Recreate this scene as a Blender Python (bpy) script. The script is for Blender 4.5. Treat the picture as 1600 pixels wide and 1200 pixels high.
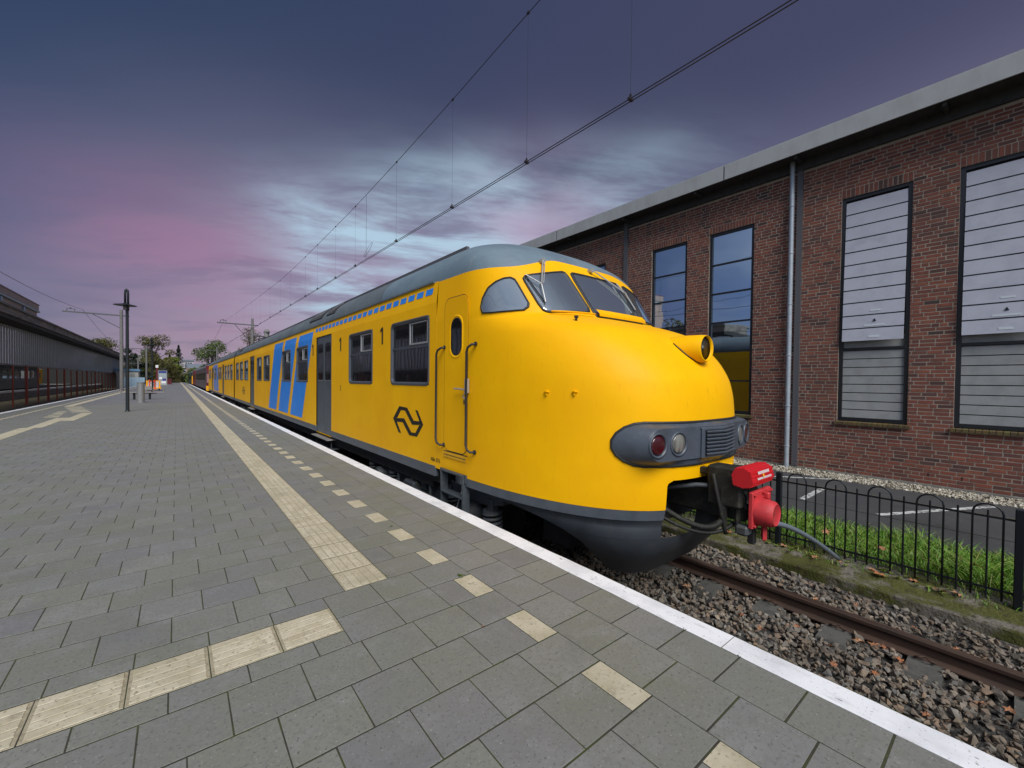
import bpy, bmesh, math, random
import numpy as np
from mathutils import Vector, Matrix, noise as mnoise
random.seed(7)
rng = np.random.default_rng(7)
PI = math.pi
for o in list(bpy.data.objects):
    bpy.data.objects.remove(o, do_unlink=True)
S = bpy.context.scene
COL = S.collection

# ------------------------------------------------------------------ camera
CAM_H = 1.4
YAW, PITCH, ROLL = 0.677668, -0.016494, 0.0111664
def cam_axes():
    cy, sy = math.cos(YAW), math.sin(YAW)
    f = Vector((sy, cy, 0)); r = Vector((cy, -sy, 0)); u = Vector((0, 0, 1))
    f2 = f * math.cos(PITCH) + u * math.sin(PITCH)
    u2 = u * math.cos(PITCH) - f * math.sin(PITCH)
    return r * math.cos(ROLL) + u2 * math.sin(ROLL), u2 * math.cos(ROLL) - r * math.sin(ROLL), f2
CR, CU, CF = cam_axes()
cam = bpy.data.cameras.new('camera')
cam.sensor_width = 36.0
cam.lens = 651.138 / 1600 * 36.0
cam.shift_y = 7.33 / 1600
cam.clip_start = 0.05
cam.clip_end = 6000
camo = bpy.data.objects.new('camera', cam)
COL.objects.link(camo)
mw = Matrix((CR, CU, -CF)).transposed().to_4x4()
mw.translation = Vector((0, 0, CAM_H))
camo.matrix_world = mw
S.camera = camo

def in_frame(p, m=0.03):
    q = Vector(p) - Vector((0, 0, CAM_H))
    d = q.dot(CF)
    if d < 0.2: return None
    x = 0.5 + q.dot(CR) / d * 651.1 / 1600
    y = 0.5 + (q.dot(CU) / d * 651.1 - 7.33) / 1200
    if -m < x < 1 + m and -m < y < 1 + m: return d
    return None

# ------------------------------------------------------------------ world, sun, exposure
EXPO = 1.3
S.view_settings.view_transform = 'Standard'
S.view_settings.look = 'None'
S.view_settings.gamma = 1.0
S.view_settings.exposure = EXPO
SUN_EL, SUN_AZ = math.radians(46), math.radians(202)      # azimuth clockwise from +Y
world = bpy.data.worlds.new('World')
S.world = world
world.use_nodes = True
NT = world.node_tree
NT.nodes.clear()
def wn(t, **k):
    n = NT.nodes.new(t)
    for a, b in k.items(): setattr(n, a, b)
    return n
def wl(a, b): NT.links.new(a, b)
def wmath(op, a, b=None, c=None, clamp=False):
    n = wn('ShaderNodeMath', operation=op); n.use_clamp = clamp
    for i, v in enumerate((a, b, c)):
        if v is None: continue
        if isinstance(v, (int, float)): n.inputs[i].default_value = v
        else: wl(v, n.inputs[i])
    return n.outputs[0]
def wdot(v, d):
    n = wn('ShaderNodeVectorMath', operation='DOT_PRODUCT')
    wl(v, n.inputs[0]); n.inputs[1].default_value = d
    return n.outputs['Value']
def wmix(fac, a, b):
    n = wn('ShaderNodeMix', data_type='RGBA')
    if isinstance(fac, (int, float)): n.inputs[0].default_value = fac
    else: wl(fac, n.inputs[0])
    for i, v in ((6, a), (7, b)):
        if isinstance(v, tuple): n.inputs[i].default_value = (*v, 1)
        else: wl(v, n.inputs[i])
    return n.outputs[2]
def wsmooth(x, lo, hi):
    n = wn('ShaderNodeMapRange', interpolation_type='SMOOTHSTEP')
    wl(x, n.inputs[0]); n.inputs[1].default_value = lo; n.inputs[2].default_value = hi
    return n.outputs[0]
tc = wn('ShaderNodeTexCoord').outputs['Generated']
dx, dy, dz = wdot(tc, (1, 0, 0)), wdot(tc, (0, 1, 0)), wdot(tc, (0, 0, 1))
# flat cloud-deck coordinates: streaks run across the track
inv = wmath('DIVIDE', 1.0, wmath('ADD', wmath('MAXIMUM', dz, 0.0), 0.16))
pa = wmath('MULTIPLY', wdot(tc, (0.92, -0.39, 0)), inv)
pb = wmath('MULTIPLY', wdot(tc, (0.39, 0.92, 0)), inv)
def warp_noise(off):
    cb = wn('ShaderNodeCombineXYZ'); wl(pa, cb.inputs[0]); wl(pb, cb.inputs[1]); cb.inputs[2].default_value = off
    n = wn('ShaderNodeTexNoise'); n.inputs['Scale'].default_value = 0.9; n.inputs['Detail'].default_value = 1
    wl(cb.outputs[0], n.inputs['Vector']); return wmath('SUBTRACT', n.outputs['Fac'], 0.5)
wx, wy = warp_noise(1.7), warp_noise(8.3)
pa2 = wmath('ADD', pa, wmath('MULTIPLY', wx, 0.55)); pb2 = wmath('ADD', pb, wmath('MULTIPLY', wy, 0.5))
def deck(sa, sb, scale, detail, dist, off=0.0, rough=0.55):
    cb = wn('ShaderNodeCombineXYZ')
    wl(wmath('MULTIPLY', pa2, sa), cb.inputs[0]); wl(wmath('MULTIPLY', pb2, sb), cb.inputs[1]); cb.inputs[2].default_value = off
    n = wn('ShaderNodeTexNoise'); n.inputs['Scale'].default_value = scale
    n.inputs['Detail'].default_value = detail; n.inputs['Roughness'].default_value = rough
    n.inputs['Distortion'].default_value = dist
    wl(cb.outputs[0], n.inputs['Vector'])
    return n.outputs['Fac']
streak = deck(0.7, 1.2, 1.1, 3, 0.2, 3.1, 0.55)
fine = deck(0.75, 1.9, 1.7, 5, 0.15, 9.2, 0.62)
broad = deck(0.5, 0.8, 0.8, 1, 0.0, 5.5)
def lobe(d, k, jitter=0.0):
    l = math.sqrt(sum(c * c for c in d)); d = tuple(c / l for c in d)
    e = wmath('SUBTRACT', 1.0, wdot(tc, d))
    if jitter: e = wmath('ADD', e, wmath('MULTIPLY', wmath('SUBTRACT', streak, 0.5), jitter))
    return wmath('POWER', 2.71828, wmath('MULTIPLY', wmath('MAXIMUM', e, 0.0), -k))
K = 1.0 / 2 ** EXPO
def c3(r, g, b):     # display sRGB 0-255 -> linear radiance before exposure
    f = lambda v: ((v / 255 + 0.055) / 1.055) ** 2.4 if v > 10 else v / 255 / 12.92
    return (f(r) * K, f(g) * K, f(b) * K)
# high deck: slate and navy, warmer to the right
right = wsmooth(dx, -0.3, 0.95)
high = wmix(right, c3(24, 50, 82), c3(64, 64, 90))
low = wmix(right, c3(66, 76, 110), c3(132, 124, 150))
hv = wsmooth(wmath('ADD', dz, wmath('MULTIPLY', wmath('SUBTRACT', broad, 0.5), 0.22)), 0.14, 0.56)
sky = wmix(hv, low, high)
# lilac glow along the horizon down the line
hz = wmath('MULTIPLY', lobe((0.16, 0.98, 0.05), 20.0), wsmooth(streak, 0.0, 0.55))
sky = wmix(wmath('MULTIPLY', hz, 0.95, clamp=True), sky, c3(160, 146, 164))
# pink cloud sheet, fading out upwards
pk = wmath('MAXIMUM', wmath('MAXIMUM', lobe((0.04, 0.94, 0.28), 40.0, 0.06), lobe((0.26, 0.91, 0.29), 34.0, 0.06)), wmath('MULTIPLY', lobe((0.06, 0.98, 0.17), 60.0, 0.03), 0.8))
pk = wmath('MULTIPLY', pk, wmath('ADD', 0.42, wmath('MULTIPLY', wsmooth(streak, 0.36, 0.60), 0.58)))
pk = wmath('MULTIPLY', pk, wmath('SUBTRACT', 1.0, wsmooth(wmath('ADD', dz, wmath('MULTIPLY', streak, 0.20)), 0.33, 0.54)))
sky = wmix(wmath('MULTIPLY', pk, 0.95, clamp=True), sky, c3(152, 104, 138))
# pale blue-white break in the clouds, combed by thin slate streaks
br = wmath('MAXIMUM', lobe((0.50, 0.78, 0.37), 55.0, 0.07), wmath('MULTIPLY', lobe((0.28, 0.91, 0.24), 100.0, 0.04), 0.85))
br = wmath('MAXIMUM', br, wmath('MULTIPLY', lobe((0.70, 0.58, 0.41), 45.0, 0.07), 0.6))
br = wmath('MAXIMUM', br, wmath('MULTIPLY', lobe((0.40, 0.85, 0.30), 70.0, 0.04), 0.95))
br = wmath('MULTIPLY', br, wmath('ADD', 0.12, wmath('MULTIPLY', wsmooth(fine, 0.30, 0.66), 0.88)))
br = wmath('MULTIPLY', br, wmath('SUBTRACT', 1.0, wsmooth(wmath('ADD', dz, wmath('MULTIPLY', streak, 0.22)), 0.40, 0.70)))
sky = wmix(wmath('MULTIPLY', br, 1.25, clamp=True), sky, c3(172, 198, 216))
pk2 = wmath('MULTIPLY', lobe((0.62, 0.70, 0.31), 90.0, 0.03), wsmooth(streak, 0.36, 0.58))
sky = wmix(wmath('MULTIPLY', pk2, 0.7, clamp=True), sky, c3(190, 158, 186))
dk = wmath('MULTIPLY', wsmooth(fine, 0.52, 0.34), wmath('SUBTRACT', 1.0, hv))
sky = wmix(wmath('MULTIPLY', dk, 0.35), sky, c3(92, 90, 122))
# behind the camera the overcast is thinner and pale: it is what lights the place
back = wsmooth(wdot(tc, (-0.63, -0.72, 0.30)), 0.05, 0.95)
sky = wmix(back, sky, wmix(wsmooth(streak, 0.34, 0.62), c3(112, 136, 178), c3(190, 200, 216)))
# physical sky adds the faint daylight gradient behind the deck
nish = wn('ShaderNodeTexSky', sky_type='NISHITA')
nish.sun_disc = False
nish.sun_elevation = SUN_EL
nish.sun_rotation = SUN_AZ
add = wn('ShaderNodeMix', data_type='RGBA', blend_type='ADD')
add.inputs[0].default_value = 0.004
wl(sky, add.inputs[6]); wl(nish.outputs[0], add.inputs[7])
world.cycles.sampling_method = 'MANUAL'; world.cycles.sample_map_resolution = 256
bg = wn('ShaderNodeBackground'); bg.inputs['Strength'].default_value = 1.0
wl(add.outputs[2], bg.inputs['Color'])
wl(bg.outputs[0], wn('ShaderNodeOutputWorld').inputs[0])

sl = bpy.data.lights.new('sun', 'SUN')
sl.energy = 1.5
sl.angle = math.radians(34)
sl.color = (1.0, 0.975, 0.94)
so = bpy.data.objects.new('sun', sl)
COL.objects.link(so)
sd = Vector((math.sin(SUN_AZ) * math.cos(SUN_EL), math.cos(SUN_AZ) * math.cos(SUN_EL), math.sin(SUN_EL)))
so.rotation_euler = sd.to_track_quat('Z', 'Y').to_euler()
so.location = (-6, -6, 14)

# ------------------------------------------------------------------ helpers
class MB:
    """collects polygons of one mesh"""
    def __init__(s): s.v = []; s.f = []
    def add(s, vs, fs):
        b = len(s.v); s.v += [tuple(v) for v in vs]; s.f += [tuple(b + i for i in f) for f in fs]; return s
    def box(s, x0, x1, y0, y1, z0, z1):
        return s.add([(x0, y0, z0), (x1, y0, z0), (x1, y1, z0), (x0, y1, z0), (x0, y0, z1), (x1, y0, z1), (x1, y1, z1), (x0, y1, z1)],
                     [(0, 3, 2, 1), (4, 5, 6, 7), (0, 1, 5, 4), (1, 2, 6, 5), (2, 3, 7, 6), (3, 0, 4, 7)])
    def cbox(s, c, d): return s.box(c[0] - d[0] / 2, c[0] + d[0] / 2, c[1] - d[1] / 2, c[1] + d[1] / 2, c[2] - d[2] / 2, c[2] + d[2] / 2)
    def bbox(s, x0, x1, y0, y1, z0, z1, b=0.01):
        """box with chamfered edges"""
        bm = bmesh.new(); bmesh.ops.create_cube(bm, size=1)
        for v in bm.verts:
            v.co = Vector((x0 if v.co.x < 0 else x1, y0 if v.co.y < 0 else y1, z0 if v.co.z < 0 else z1))
        bmesh.ops.bevel(bm, geom=bm.edges[:], offset=b, segments=1, affect='EDGES')
        bm.verts.index_update()
        s.add([v.co[:] for v in bm.verts], [[v.index for v in f.verts] for f in bm.faces]); bm.free(); return s
    def tube(s, pts, r, n=8, cap=True, closed=False):
        pts = [Vector(p) for p in pts]; rs = r if isinstance(r, (list, tuple)) else [r] * len(pts)
        rings = []; up = None; N = len(pts)
        for i, p in enumerate(pts):
            a = pts[(i - 1) % N] if (i > 0 or closed) else p; b = pts[(i + 1) % N] if (i < N - 1 or closed) else p
            t = (b - a).normalized()
            if up is None:
                up = t.orthogonal().normalized()
            up = (up - t * up.dot(t)).normalized(); w = t.cross(up)
            rings.append([p + (up * math.cos(2 * PI * k / n) + w * math.sin(2 * PI * k / n)) * rs[i] for k in range(n)])
        vs = [v for rr in rings for v in rr]; fs = []
        for i in range(N - (0 if closed else 1)):
            j = (i + 1) % N
            for k in range(n):
                fs.append((i * n + k, i * n + (k + 1) % n, j * n + (k + 1) % n, j * n + k))
        if cap and not closed:
            fs.append(tuple(range(n - 1, -1, -1))); fs.append(tuple((N - 1) * n + k for k in range(n)))
        return s.add(vs, fs)
    def lathe(s, prof, c, axis='Z', n=24):
        """profile (radius, height) turned about an axis through c"""
        vs = []; fs = []
        for r, h in prof:
            for k in range(n):
                a = 2 * PI * k / n; u, w = r * math.cos(a), r * math.sin(a)
                vs.append({'Z': (c[0] + u, c[1] + w, c[2] + h), 'Y': (c[0] + u, c[1] + h, c[2] + w), 'X': (c[0] + h, c[1] + u, c[2] + w)}[axis])
        for i in range(len(prof) - 1):
            for k in range(n):
                fs.append((i * n + k, i * n + (k + 1) % n, (i + 1) * n + (k + 1) % n, (i + 1) * n + k))
        fs.append(tuple(range(n))); fs.append(tuple((len(prof) - 1) * n + k for k in range(n)))
        return s.add(vs, fs)
    def prism(s, poly, axis, a, b):
        """polygon extruded along an axis from a to b"""
        def P(u, w, t): return {'X': (t, u, w), 'Y': (u, t, w), 'Z': (u, w, t)}[axis]
        n = len(poly)
        return s.add([P(u, w, a) for u, w in poly] + [P(u, w, b) for u, w in poly],
                     [tuple(range(n)), tuple(range(2 * n - 1, n - 1, -1))] + [(i, (i + 1) % n, n + (i + 1) % n, n + i) for i in range(n)])
    def grid(s, rows, closed=False):
        n = len(rows[0]); vs = [p for r in rows for p in r]; fs = []
        for i in range(len(rows) - 1):
            for k in range(n - (0 if closed else 1)):
                fs.append((i * n + k, i * n + (k + 1) % n, (i + 1) * n + (k + 1) % n, (i + 1) * n + k))
        return s.add(vs, fs)
    def mesh(s, name, smooth=False, angle=None):
        me = bpy.data.meshes.new(name); me.from_pydata(s.v, [], s.f)
        bm = bmesh.new(); bm.from_mesh(me)
        bmesh.ops.recalc_face_normals(bm, faces=bm.faces)
        bm.to_mesh(me); bm.free()
        if smooth: me.shade_smooth()
        if angle: me.shade_smooth(); me.set_sharp_from_angle(angle=math.radians(angle))
        return me
    def build(s, name, mat, parent=None, smooth=False, angle=None, out=None):
        me = s.mesh(name, smooth, angle)
        if out is not None:                 # open sheet: make it face outwards
            nn = sum((p.normal * p.area for p in me.polygons), Vector())
            if nn.dot(Vector(out)) < 0: me.flip_normals()
        return link(name, me, mat, parent)

def link(name, me, mat, parent=None):
    if mat is not None and not me.materials: me.materials.append(mat)
    o = bpy.data.objects.new(name, me); COL.objects.link(o)
    if parent is not None:
        o.parent = parent
        if parent.type == 'EMPTY': o.matrix_parent_inverse = Matrix.Translation(-parent.location)
    return o
def tag(o, label=None, cat=None, group=None, kind=None):
    if label: o['label'] = label
    if cat: o['category'] = cat
    if group: o['group'] = group
    if kind: o['kind'] = kind
    return o
def thing(name, loc, label, cat, group=None):
    o = bpy.data.objects.new(name, None); o.location = loc; o.empty_display_size = 0.2
    COL.objects.link(o); return tag(o, label, cat, group)
def dup(root, loc, label=None, group=None, rotz=None):
    """copy a thing with its parts and sub-parts"""
    r = root.copy(); COL.objects.link(r); r.location = loc
    if rotz is not None: r.rotation_euler = (0, 0, rotz)
    if label: r['label'] = label
    if group: r['group'] = group
    for ch in list(root.children):
        c = ch.copy(); COL.objects.link(c); c.parent = r
        for g in list(ch.children):
            d = g.copy(); COL.objects.link(d); d.parent = c
    return r
def rrect(y0, y1, z0, z1, r, n=5):
    """rounded rectangle outline in a plane"""
    out = []
    for cx, cy, a0 in ((y1 - r, z1 - r, 0), (y0 + r, z1 - r, PI / 2), (y0 + r, z0 + r, PI), (y1 - r, z0 + r, 1.5 * PI)):
        for k in range(n + 1):
            a = a0 + PI / 2 * k / n; out.append((cx + r * math.cos(a), cy + r * math.sin(a)))
    return out

# ------------------------------------------------------------------ materials
def mat(name, col, rough=0.6, metal=0.0, cols=None, over=(), bump=(), coat=0.0, spec=0.5, streak=None, emit=None):
    """col: base colour; cols: colour ramp picked at random per piece; over: (scale, colour, lo, hi, stretch xyz, detail) noise overlays;
    bump: (scale, strength, distance, kind)"""
    m = bpy.data.materials.new(name); m.use_nodes = True; nt = m.node_tree; N = nt.nodes; L = nt.links
    p = N['Principled BSDF']
    geo = N.new('ShaderNodeNewGeometry'); pos = geo.outputs['Position']
    p.inputs['Roughness'].default_value = rough; p.inputs['Metallic'].default_value = metal
    p.inputs['Specular IOR Level'].default_value = spec; p.inputs['Coat Weight'].default_value = coat
    p.inputs['Coat Roughness'].default_value = 0.15
    if cols:
        oi = N.new('ShaderNodeObjectInfo'); ad = N.new('ShaderNodeMath'); ad.operation = 'ADD'
        L.new(geo.outputs['Random Per Island'], ad.inputs[0]); L.new(oi.outputs['Random'], ad.inputs[1])
        fr = N.new('ShaderNodeMath'); fr.operation = 'FRACT'; L.new(ad.outputs[0], fr.inputs[0])
        rp = N.new('ShaderNodeValToRGB'); rp.color_ramp.interpolation = 'LINEAR'
        els = rp.color_ramp.elements
        while len(els) < len(cols): els.new(0.5)
        for i, c in enumerate(cols):
            els[i].position = i / (len(cols) - 1); els[i].color = (*c, 1)
        L.new(fr.outputs[0], rp.inputs[0]); cur = rp.outputs[0]
    else:
        rgb = N.new('ShaderNodeRGB'); rgb.outputs[0].default_value = (*col, 1); cur = rgb.outputs[0]
    def nz(scale, stretch, detail=4, rough_=0.6):
        mp = N.new('ShaderNodeMapping'); mp.inputs['Scale'].default_value = stretch or (1, 1, 1); L.new(pos, mp.inputs[0])
        t = N.new('ShaderNodeTexNoise'); t.inputs['Scale'].default_value = scale; t.inputs['Detail'].default_value = detail
        t.inputs['Roughness'].default_value = rough_
        L.new(mp.outputs[0], t.inputs['Vector']); return t.outputs['Fac']
    for ov in over:
        scale, c2, lo, hi = ov[:4]; st = ov[4] if len(ov) > 4 else None; de = ov[5] if len(ov) > 5 else 4
        mr = N.new('ShaderNodeMapRange'); L.new(nz(scale, st, de), mr.inputs[0])
        mr.inputs[1].default_value = lo; mr.inputs[2].default_value = hi
        mr.inputs[4].default_value = ov[6] if len(ov) > 6 else 1.0
        mx = N.new('ShaderNodeMix'); mx.data_type = 'RGBA'
        L.new(mr.outputs[0], mx.inputs[0]); L.new(cur, mx.inputs[6]); mx.inputs[7].default_value = (*c2, 1); cur = mx.outputs[2]
    L.new(cur, p.inputs['Base Color'])
    prev = None
    for b in bump:
        scale, strength, dist = b[:3]
        if scale >= 100: continue            # finer than a pixel from here
        bn = N.new('ShaderNodeBump'); bn.inputs['Strength'].default_value = strength; bn.inputs['Distance'].default_value = dist
        L.new(nz(scale, b[3] if len(b) > 3 else None, 5), bn.inputs['Height'])
        if prev: L.new(prev, bn.inputs['Normal'])
        prev = bn.outputs[0]
    if prev: L.new(prev, p.inputs['Normal'])
    if emit:
        p.inputs['Emission Color'].default_value = (*emit[0], 1); p.inputs['Emission Strength'].default_value = emit[1]
    return m

M = {}
M['paver'] = mat('paver_concrete', None, 0.62, cols=[(.164, .166, .154), (.182, .184, .166), (.184, .186, .184), (.166, .172, .142), (.200, .201, .182), (.166, .166, .170), (.176, .180, .156)],
    over=[(1.3, (.155, .163, .112), .42, .72, None, 4, .6), (5, (.235, .236, .238), .52, .75, None, 6, .6), (11, (.105, .105, .095), .64, .74, None, 5, .55), (70, (.06, .06, .056), .60, .65, None, 3, .8), (95, (.36, .36, .35), .65, .70, None, 2, .7), (35, (.15, .152, .14), .5, .6, None, 5, .5), (2.2, (.12, .122, .12), .55, .72, None, 6, .45)],
    bump=[(180, .30, .004), (30, .18, .004)])
M['cream'] = mat('cream_concrete', None, 0.8, cols=[(.47, .425, .315), (.52, .475, .36), (.44, .40, .295), (.50, .455, .34)],
    over=[(60, (.16, .13, .08), .58, .66, None, 3, .8), (7, (.36, .31, .205), .42, .70, None, 5, .8), (2.5, (.29, .265, .18), .48, .72, None, 5, .6), (16, (.20, .18, .13), .58, .72, None, 6, .6)], bump=[(150, .3, .003)])
M['groove'] = mat('dirty_groove', (.33, .29, .20), 0.9, over=[(40, (.19, .165, .11), .45, .7)])
M['joint'] = mat('joint_sand', (.034, .032, .022), 0.95, over=[(6, (.046, .055, .014), .45, .62), (60, (.11, .10, .08), .64, .78)], bump=[(120, .5, .006)])
M['white_paint'] = mat('white_edge_paint', (.78, .79, .82), 0.6, over=[(28, (.20, .20, .20), .635, .67, (1, .6, 1), 6, .9), (3, (.60, .61, .64), .45, .7), (90, (.28, .28, .28), .66, .71, None, 2, .8), (9, (.48, .48, .48), .58, .72, (2, .5, 1), 6, .7)], bump=[(120, .2, .003)])
M['concrete'] = mat('concrete', (.22, .21, .19), 0.9, over=[(3, (.12, .12, .10), .45, .7), (40, (.30, .29, .27), .55, .75)], bump=[(60, .4, .006)])
M['concrete_dark'] = mat('old_concrete', (.13, .125, .11), 0.95, over=[(5, (.06, .065, .04), .4, .65), (50, (.22, .21, .19), .6, .75)], bump=[(50, .6, .01)])
M['sleeper'] = mat('sleeper_concrete', (.085, .083, .075), 0.92, over=[(9, (.05, .05, .045), .45, .7), (80, (.20, .2, .19), .64, .72, None, 3)], bump=[(70, .5, .006)])
M['ballast'] = mat('ballast_stone', None, 0.85, cols=[(.075, .072, .068), (.185, .15, .115), (.12, .115, .10), (.25, .165, .105), (.155, .14, .12), (.235, .215, .185), (.13, .095, .07), (.205, .16, .115), (.10, .10, .098), (.29, .235, .17), (.165, .155, .145)],
    over=[(2.0, (.075, .055, .038), .46, .66, None, 3, .6), (25, (.045, .04, .035), .5, .75, None, 5, .7)], bump=[(90, .3, .004)])
M['bed'] = mat('track_bed', (.045, .042, .038), 0.95, over=[(22, (.14, .13, .115), .5, .62, None, 3), (9, (.02, .02, .018), .5, .65)], bump=[(24, 1.0, .05)])
M['rust'] = mat('rusty_rail_side', (.050, .026, .017), 0.75, over=[(12, (.030, .018, .013), .45, .7, (1, .3, 1)), (60, (.10, .05, .028), .6, .75)], bump=[(70, .3, .003)])
M['railtop'] = mat('rail_running_face', (.13, .085, .065), 0.42, .5, over=[(8, (.07, .04, .03), .45, .65, (1, .15, 1))])
M['moss'] = mat('mossy_kerb', (.16, .145, .12), 0.97, over=[(9, (.09, .08, .062), .45, .65, None, 5), (3.6, (.062, .066, .010), .43, .52, (1.3, .6, 1), 8), (13, (.040, .034, .012), .55, .66, None, 6), (60, (.26, .245, .21), .64, .72)], bump=[(40, .9, .02), (140, .5, .005)])
M['soil'] = mat('soil', (.035, .040, .014), 0.97, over=[(14, (.018, .016, .008), .45, .65)], bump=[(30, .8, .03)])
M['grass'] = mat('grass_blade', None, 0.55, cols=[(.065, .175, .010), (.105, .26, .012), (.08, .21, .016), (.14, .285, .02), (.18, .25, .03), (.21, .23, .06), (.09, .235, .014)])
M['asphalt'] = mat('asphalt', (.040, .041, .044), 0.88, over=[(2, (.055, .056, .058), .45, .7), (120, (.10, .10, .10), .66, .74, None, 2), (1, (.028, .028, .028), .55, .7)], bump=[(220, .5, .004)])
M['road_paint'] = mat('worn_road_paint', (.50, .51, .50), 0.8, over=[(14, (.06, .06, .06), .46, .62, None, 6)])
M['pale_gravel'] = mat('pale_gravel', None, 0.85, cols=[(.30, .27, .20), (.48, .45, .38), (.20, .17, .12), (.58, .55, .48), (.36, .32, .24), (.13, .11, .08)])
M['gravel_bed'] = mat('gravel_bed', (.11, .095, .07), 0.95, bump=[(60, .8, .02)])
M['brick'] = mat('brick', None, 0.85, cols=[(.185, .058, .040), (.23, .070, .042), (.16, .050, .037), (.205, .076, .053), (.13, .046, .036), (.26, .090, .052), (.195, .060, .041), (.047, .034, .033), (.225, .067, .043), (.145, .060, .047), (.08, .047, .042)],
    over=[(14, (.085, .035, .028), .50, .75, (1, 1, 2), 4, .8), (60, (.24, .10, .065), .60, .8, None, 3, .6), (2.2, (.10, .045, .033), .52, .75, None, 4, .5), (.55, (.085, .04, .032), .50, .72, None, 3, .45), (3, (.16, .085, .065), .66, .8, (1, 2.5, .25), 4, .5)], bump=[(110, .4, .004)])
M['brick_sill'] = mat('mossy_sill_brick', None, 0.9, cols=[(.085, .055, .028), (.12, .08, .03), (.07, .045, .028), (.11, .10, .028)], over=[(20, (.12, .105, .02), .5, .7)], bump=[(90, .4, .004)])
M['mortar'] = mat('mortar', (.345, .29, .24), 0.95, over=[(5, (.265, .215, .175), .45, .7), (.6, (.24, .195, .16), .5, .7)], bump=[(150, .4, .003)])
M['wall_far'] = mat('far_brick_face', (.14, .055, .038), 0.9, over=[(9, (.09, .04, .03), .4, .7, (1, 1, 3))])
M['fascia'] = mat('fascia_metal', (.34, .355, .365), 0.5, over=[(2.5, (.28, .29, .29), .45, .75, (1, 1, .5)), (9, (.27, .245, .215), .60, .8, (1, 3, .4))])
M['soffit'] = mat('soffit_dark', (.045, .045, .047), 0.8, over=[(8, (.028, .028, .03), .45, .7)])
M['frame'] = mat('dark_window_frame', (.012, .014, .018), 0.4)
M['shutter_top'] = mat('lilac_grey_shutter', (.45, .465, .55), 0.55, over=[(120, (.52, .52, .60), .55, .75, None, 2), (3, (.40, .41, .48), .45, .7)])
M['shutter_low'] = mat('grey_shutter', (.30, .31, .312), 0.6, over=[(140, (.37, .38, .385), .52, .72, None, 2), (4, (.255, .265, .265), .45, .7)])
M['zinc'] = mat('zinc_pipe', (.36, .41, .47), 0.5, .3, over=[(40, (.26, .29, .33), .45, .7), (5, (.42, .46, .5), .5, .7)])
M['iron'] = mat('black_iron', (.008, .010, .013), 0.38, spec=.4)
M['sticker'] = mat('pale_sticker', (.60, .66, .70), 0.5)
def glass(name, col, mixf, rough=0.02, tint=(.85, .9, .95), ior=1.5):
    m = bpy.data.materials.new(name); m.use_nodes = True; nt = m.node_tree; N = nt.nodes; L = nt.links
    p = N['Principled BSDF']; p.inputs['Base Color'].default_value = (*col, 1); p.inputs['Roughness'].default_value = 0.15
    g = N.new('ShaderNodeBsdfGlossy'); g.inputs['Color'].default_value = (*tint, 1); g.inputs['Roughness'].default_value = rough
    fr = N.new('ShaderNodeFresnel'); fr.inputs['IOR'].default_value = ior
    ad = N.new('ShaderNodeMath'); ad.operation = 'ADD'; ad.use_clamp = True; ad.inputs[1].default_value = mixf
    L.new(fr.outputs[0], ad.inputs[0])
    geo = N.new('ShaderNodeNewGeometry'); t = N.new('ShaderNodeTexNoise'); t.inputs['Scale'].default_value = 1.3; t.inputs['Detail'].default_value = 1
    L.new(geo.outputs['Position'], t.inputs['Vector'])
    b = N.new('ShaderNodeBump'); b.inputs['Strength'].default_value = 0.05; b.inputs['Distance'].default_value = 0.05
    L.new(t.outputs['Fac'], b.inputs['Height']); L.new(b.outputs[0], g.inputs['Normal'])
    mx = N.new('ShaderNodeMixShader'); L.new(ad.outputs[0], mx.inputs[0]); L.new(p.outputs[0], mx.inputs[1]); L.new(g.outputs[0], mx.inputs[2])
    L.new(mx.outputs[0], N['Material Output'].inputs[0]); return m
M['glass_bld'] = glass('building_glass', (.012, .015, .02), .80, tint=(.74, .88, 1.0))
M['glass_train'] = glass('train_glass', (.006, .007, .009), .07)
M['glass_cab'] = glass('cab_glass', (.105, .12, .13), .34, tint=(.8, .9, 1.0))
M['glass_hall'] = glass('hall_glass', (.34, .375, .355), .26, ior=1.2)
M['yellow'] = mat('train_yellow', (.88, .46, .001), 0.48, coat=.0, spec=.14,
    over=[(1.6, (.82, .415, .001), .42, .68, None, 4, .7), (26, (.68, .32, .006), .58, .78, (1, 1, .25), 5, .55), (7, (.52, .25, .012), .64, .82, (1.8, 1.8, .16), 6, .55), (60, (.45, .21, .015), .70, .76, None, 3, .5), (.7, (.80, .385, .002), .4, .65, None, 3, .8)], bump=[(1.3, .22, .03), (9, .04, .01)])
M['yellow_step'] = mat('shade_seam_yellow', (.70, .36, .004), 0.5, over=[(6, (.45, .23, .01), .5, .75)])  # darker copy of the train yellow: step recess shading in colour, also seams
M['blue'] = mat('train_blue', (.022, .215, .72), 0.42, spec=.25, over=[(2, (.03, .25, .76), .4, .7)])
M['grey'] = mat('train_dark_grey', (.075, .088, .105), 0.45, coat=.1, over=[(4, (.055, .065, .08), .45, .7), (40, (.10, .112, .13), .6, .75)])
M['apron'] = mat('apron_grime_shade', (.030, .036, .044), 0.5, over=[(4, (.02, .024, .03), .45, .7), (14, (.05, .048, .042), .6, .78, (1, 1, .4), 5)])  # darker than the skirt grey: grime, plus dim underside light put into colour
M['lampgrey'] = mat('lamp_unit_grey', (.062, .076, .098), 0.42, over=[(30, (.085, .10, .125), .55, .75), (5, (.05, .058, .07), .5, .7)], bump=[(160, .15, .002)])
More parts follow.
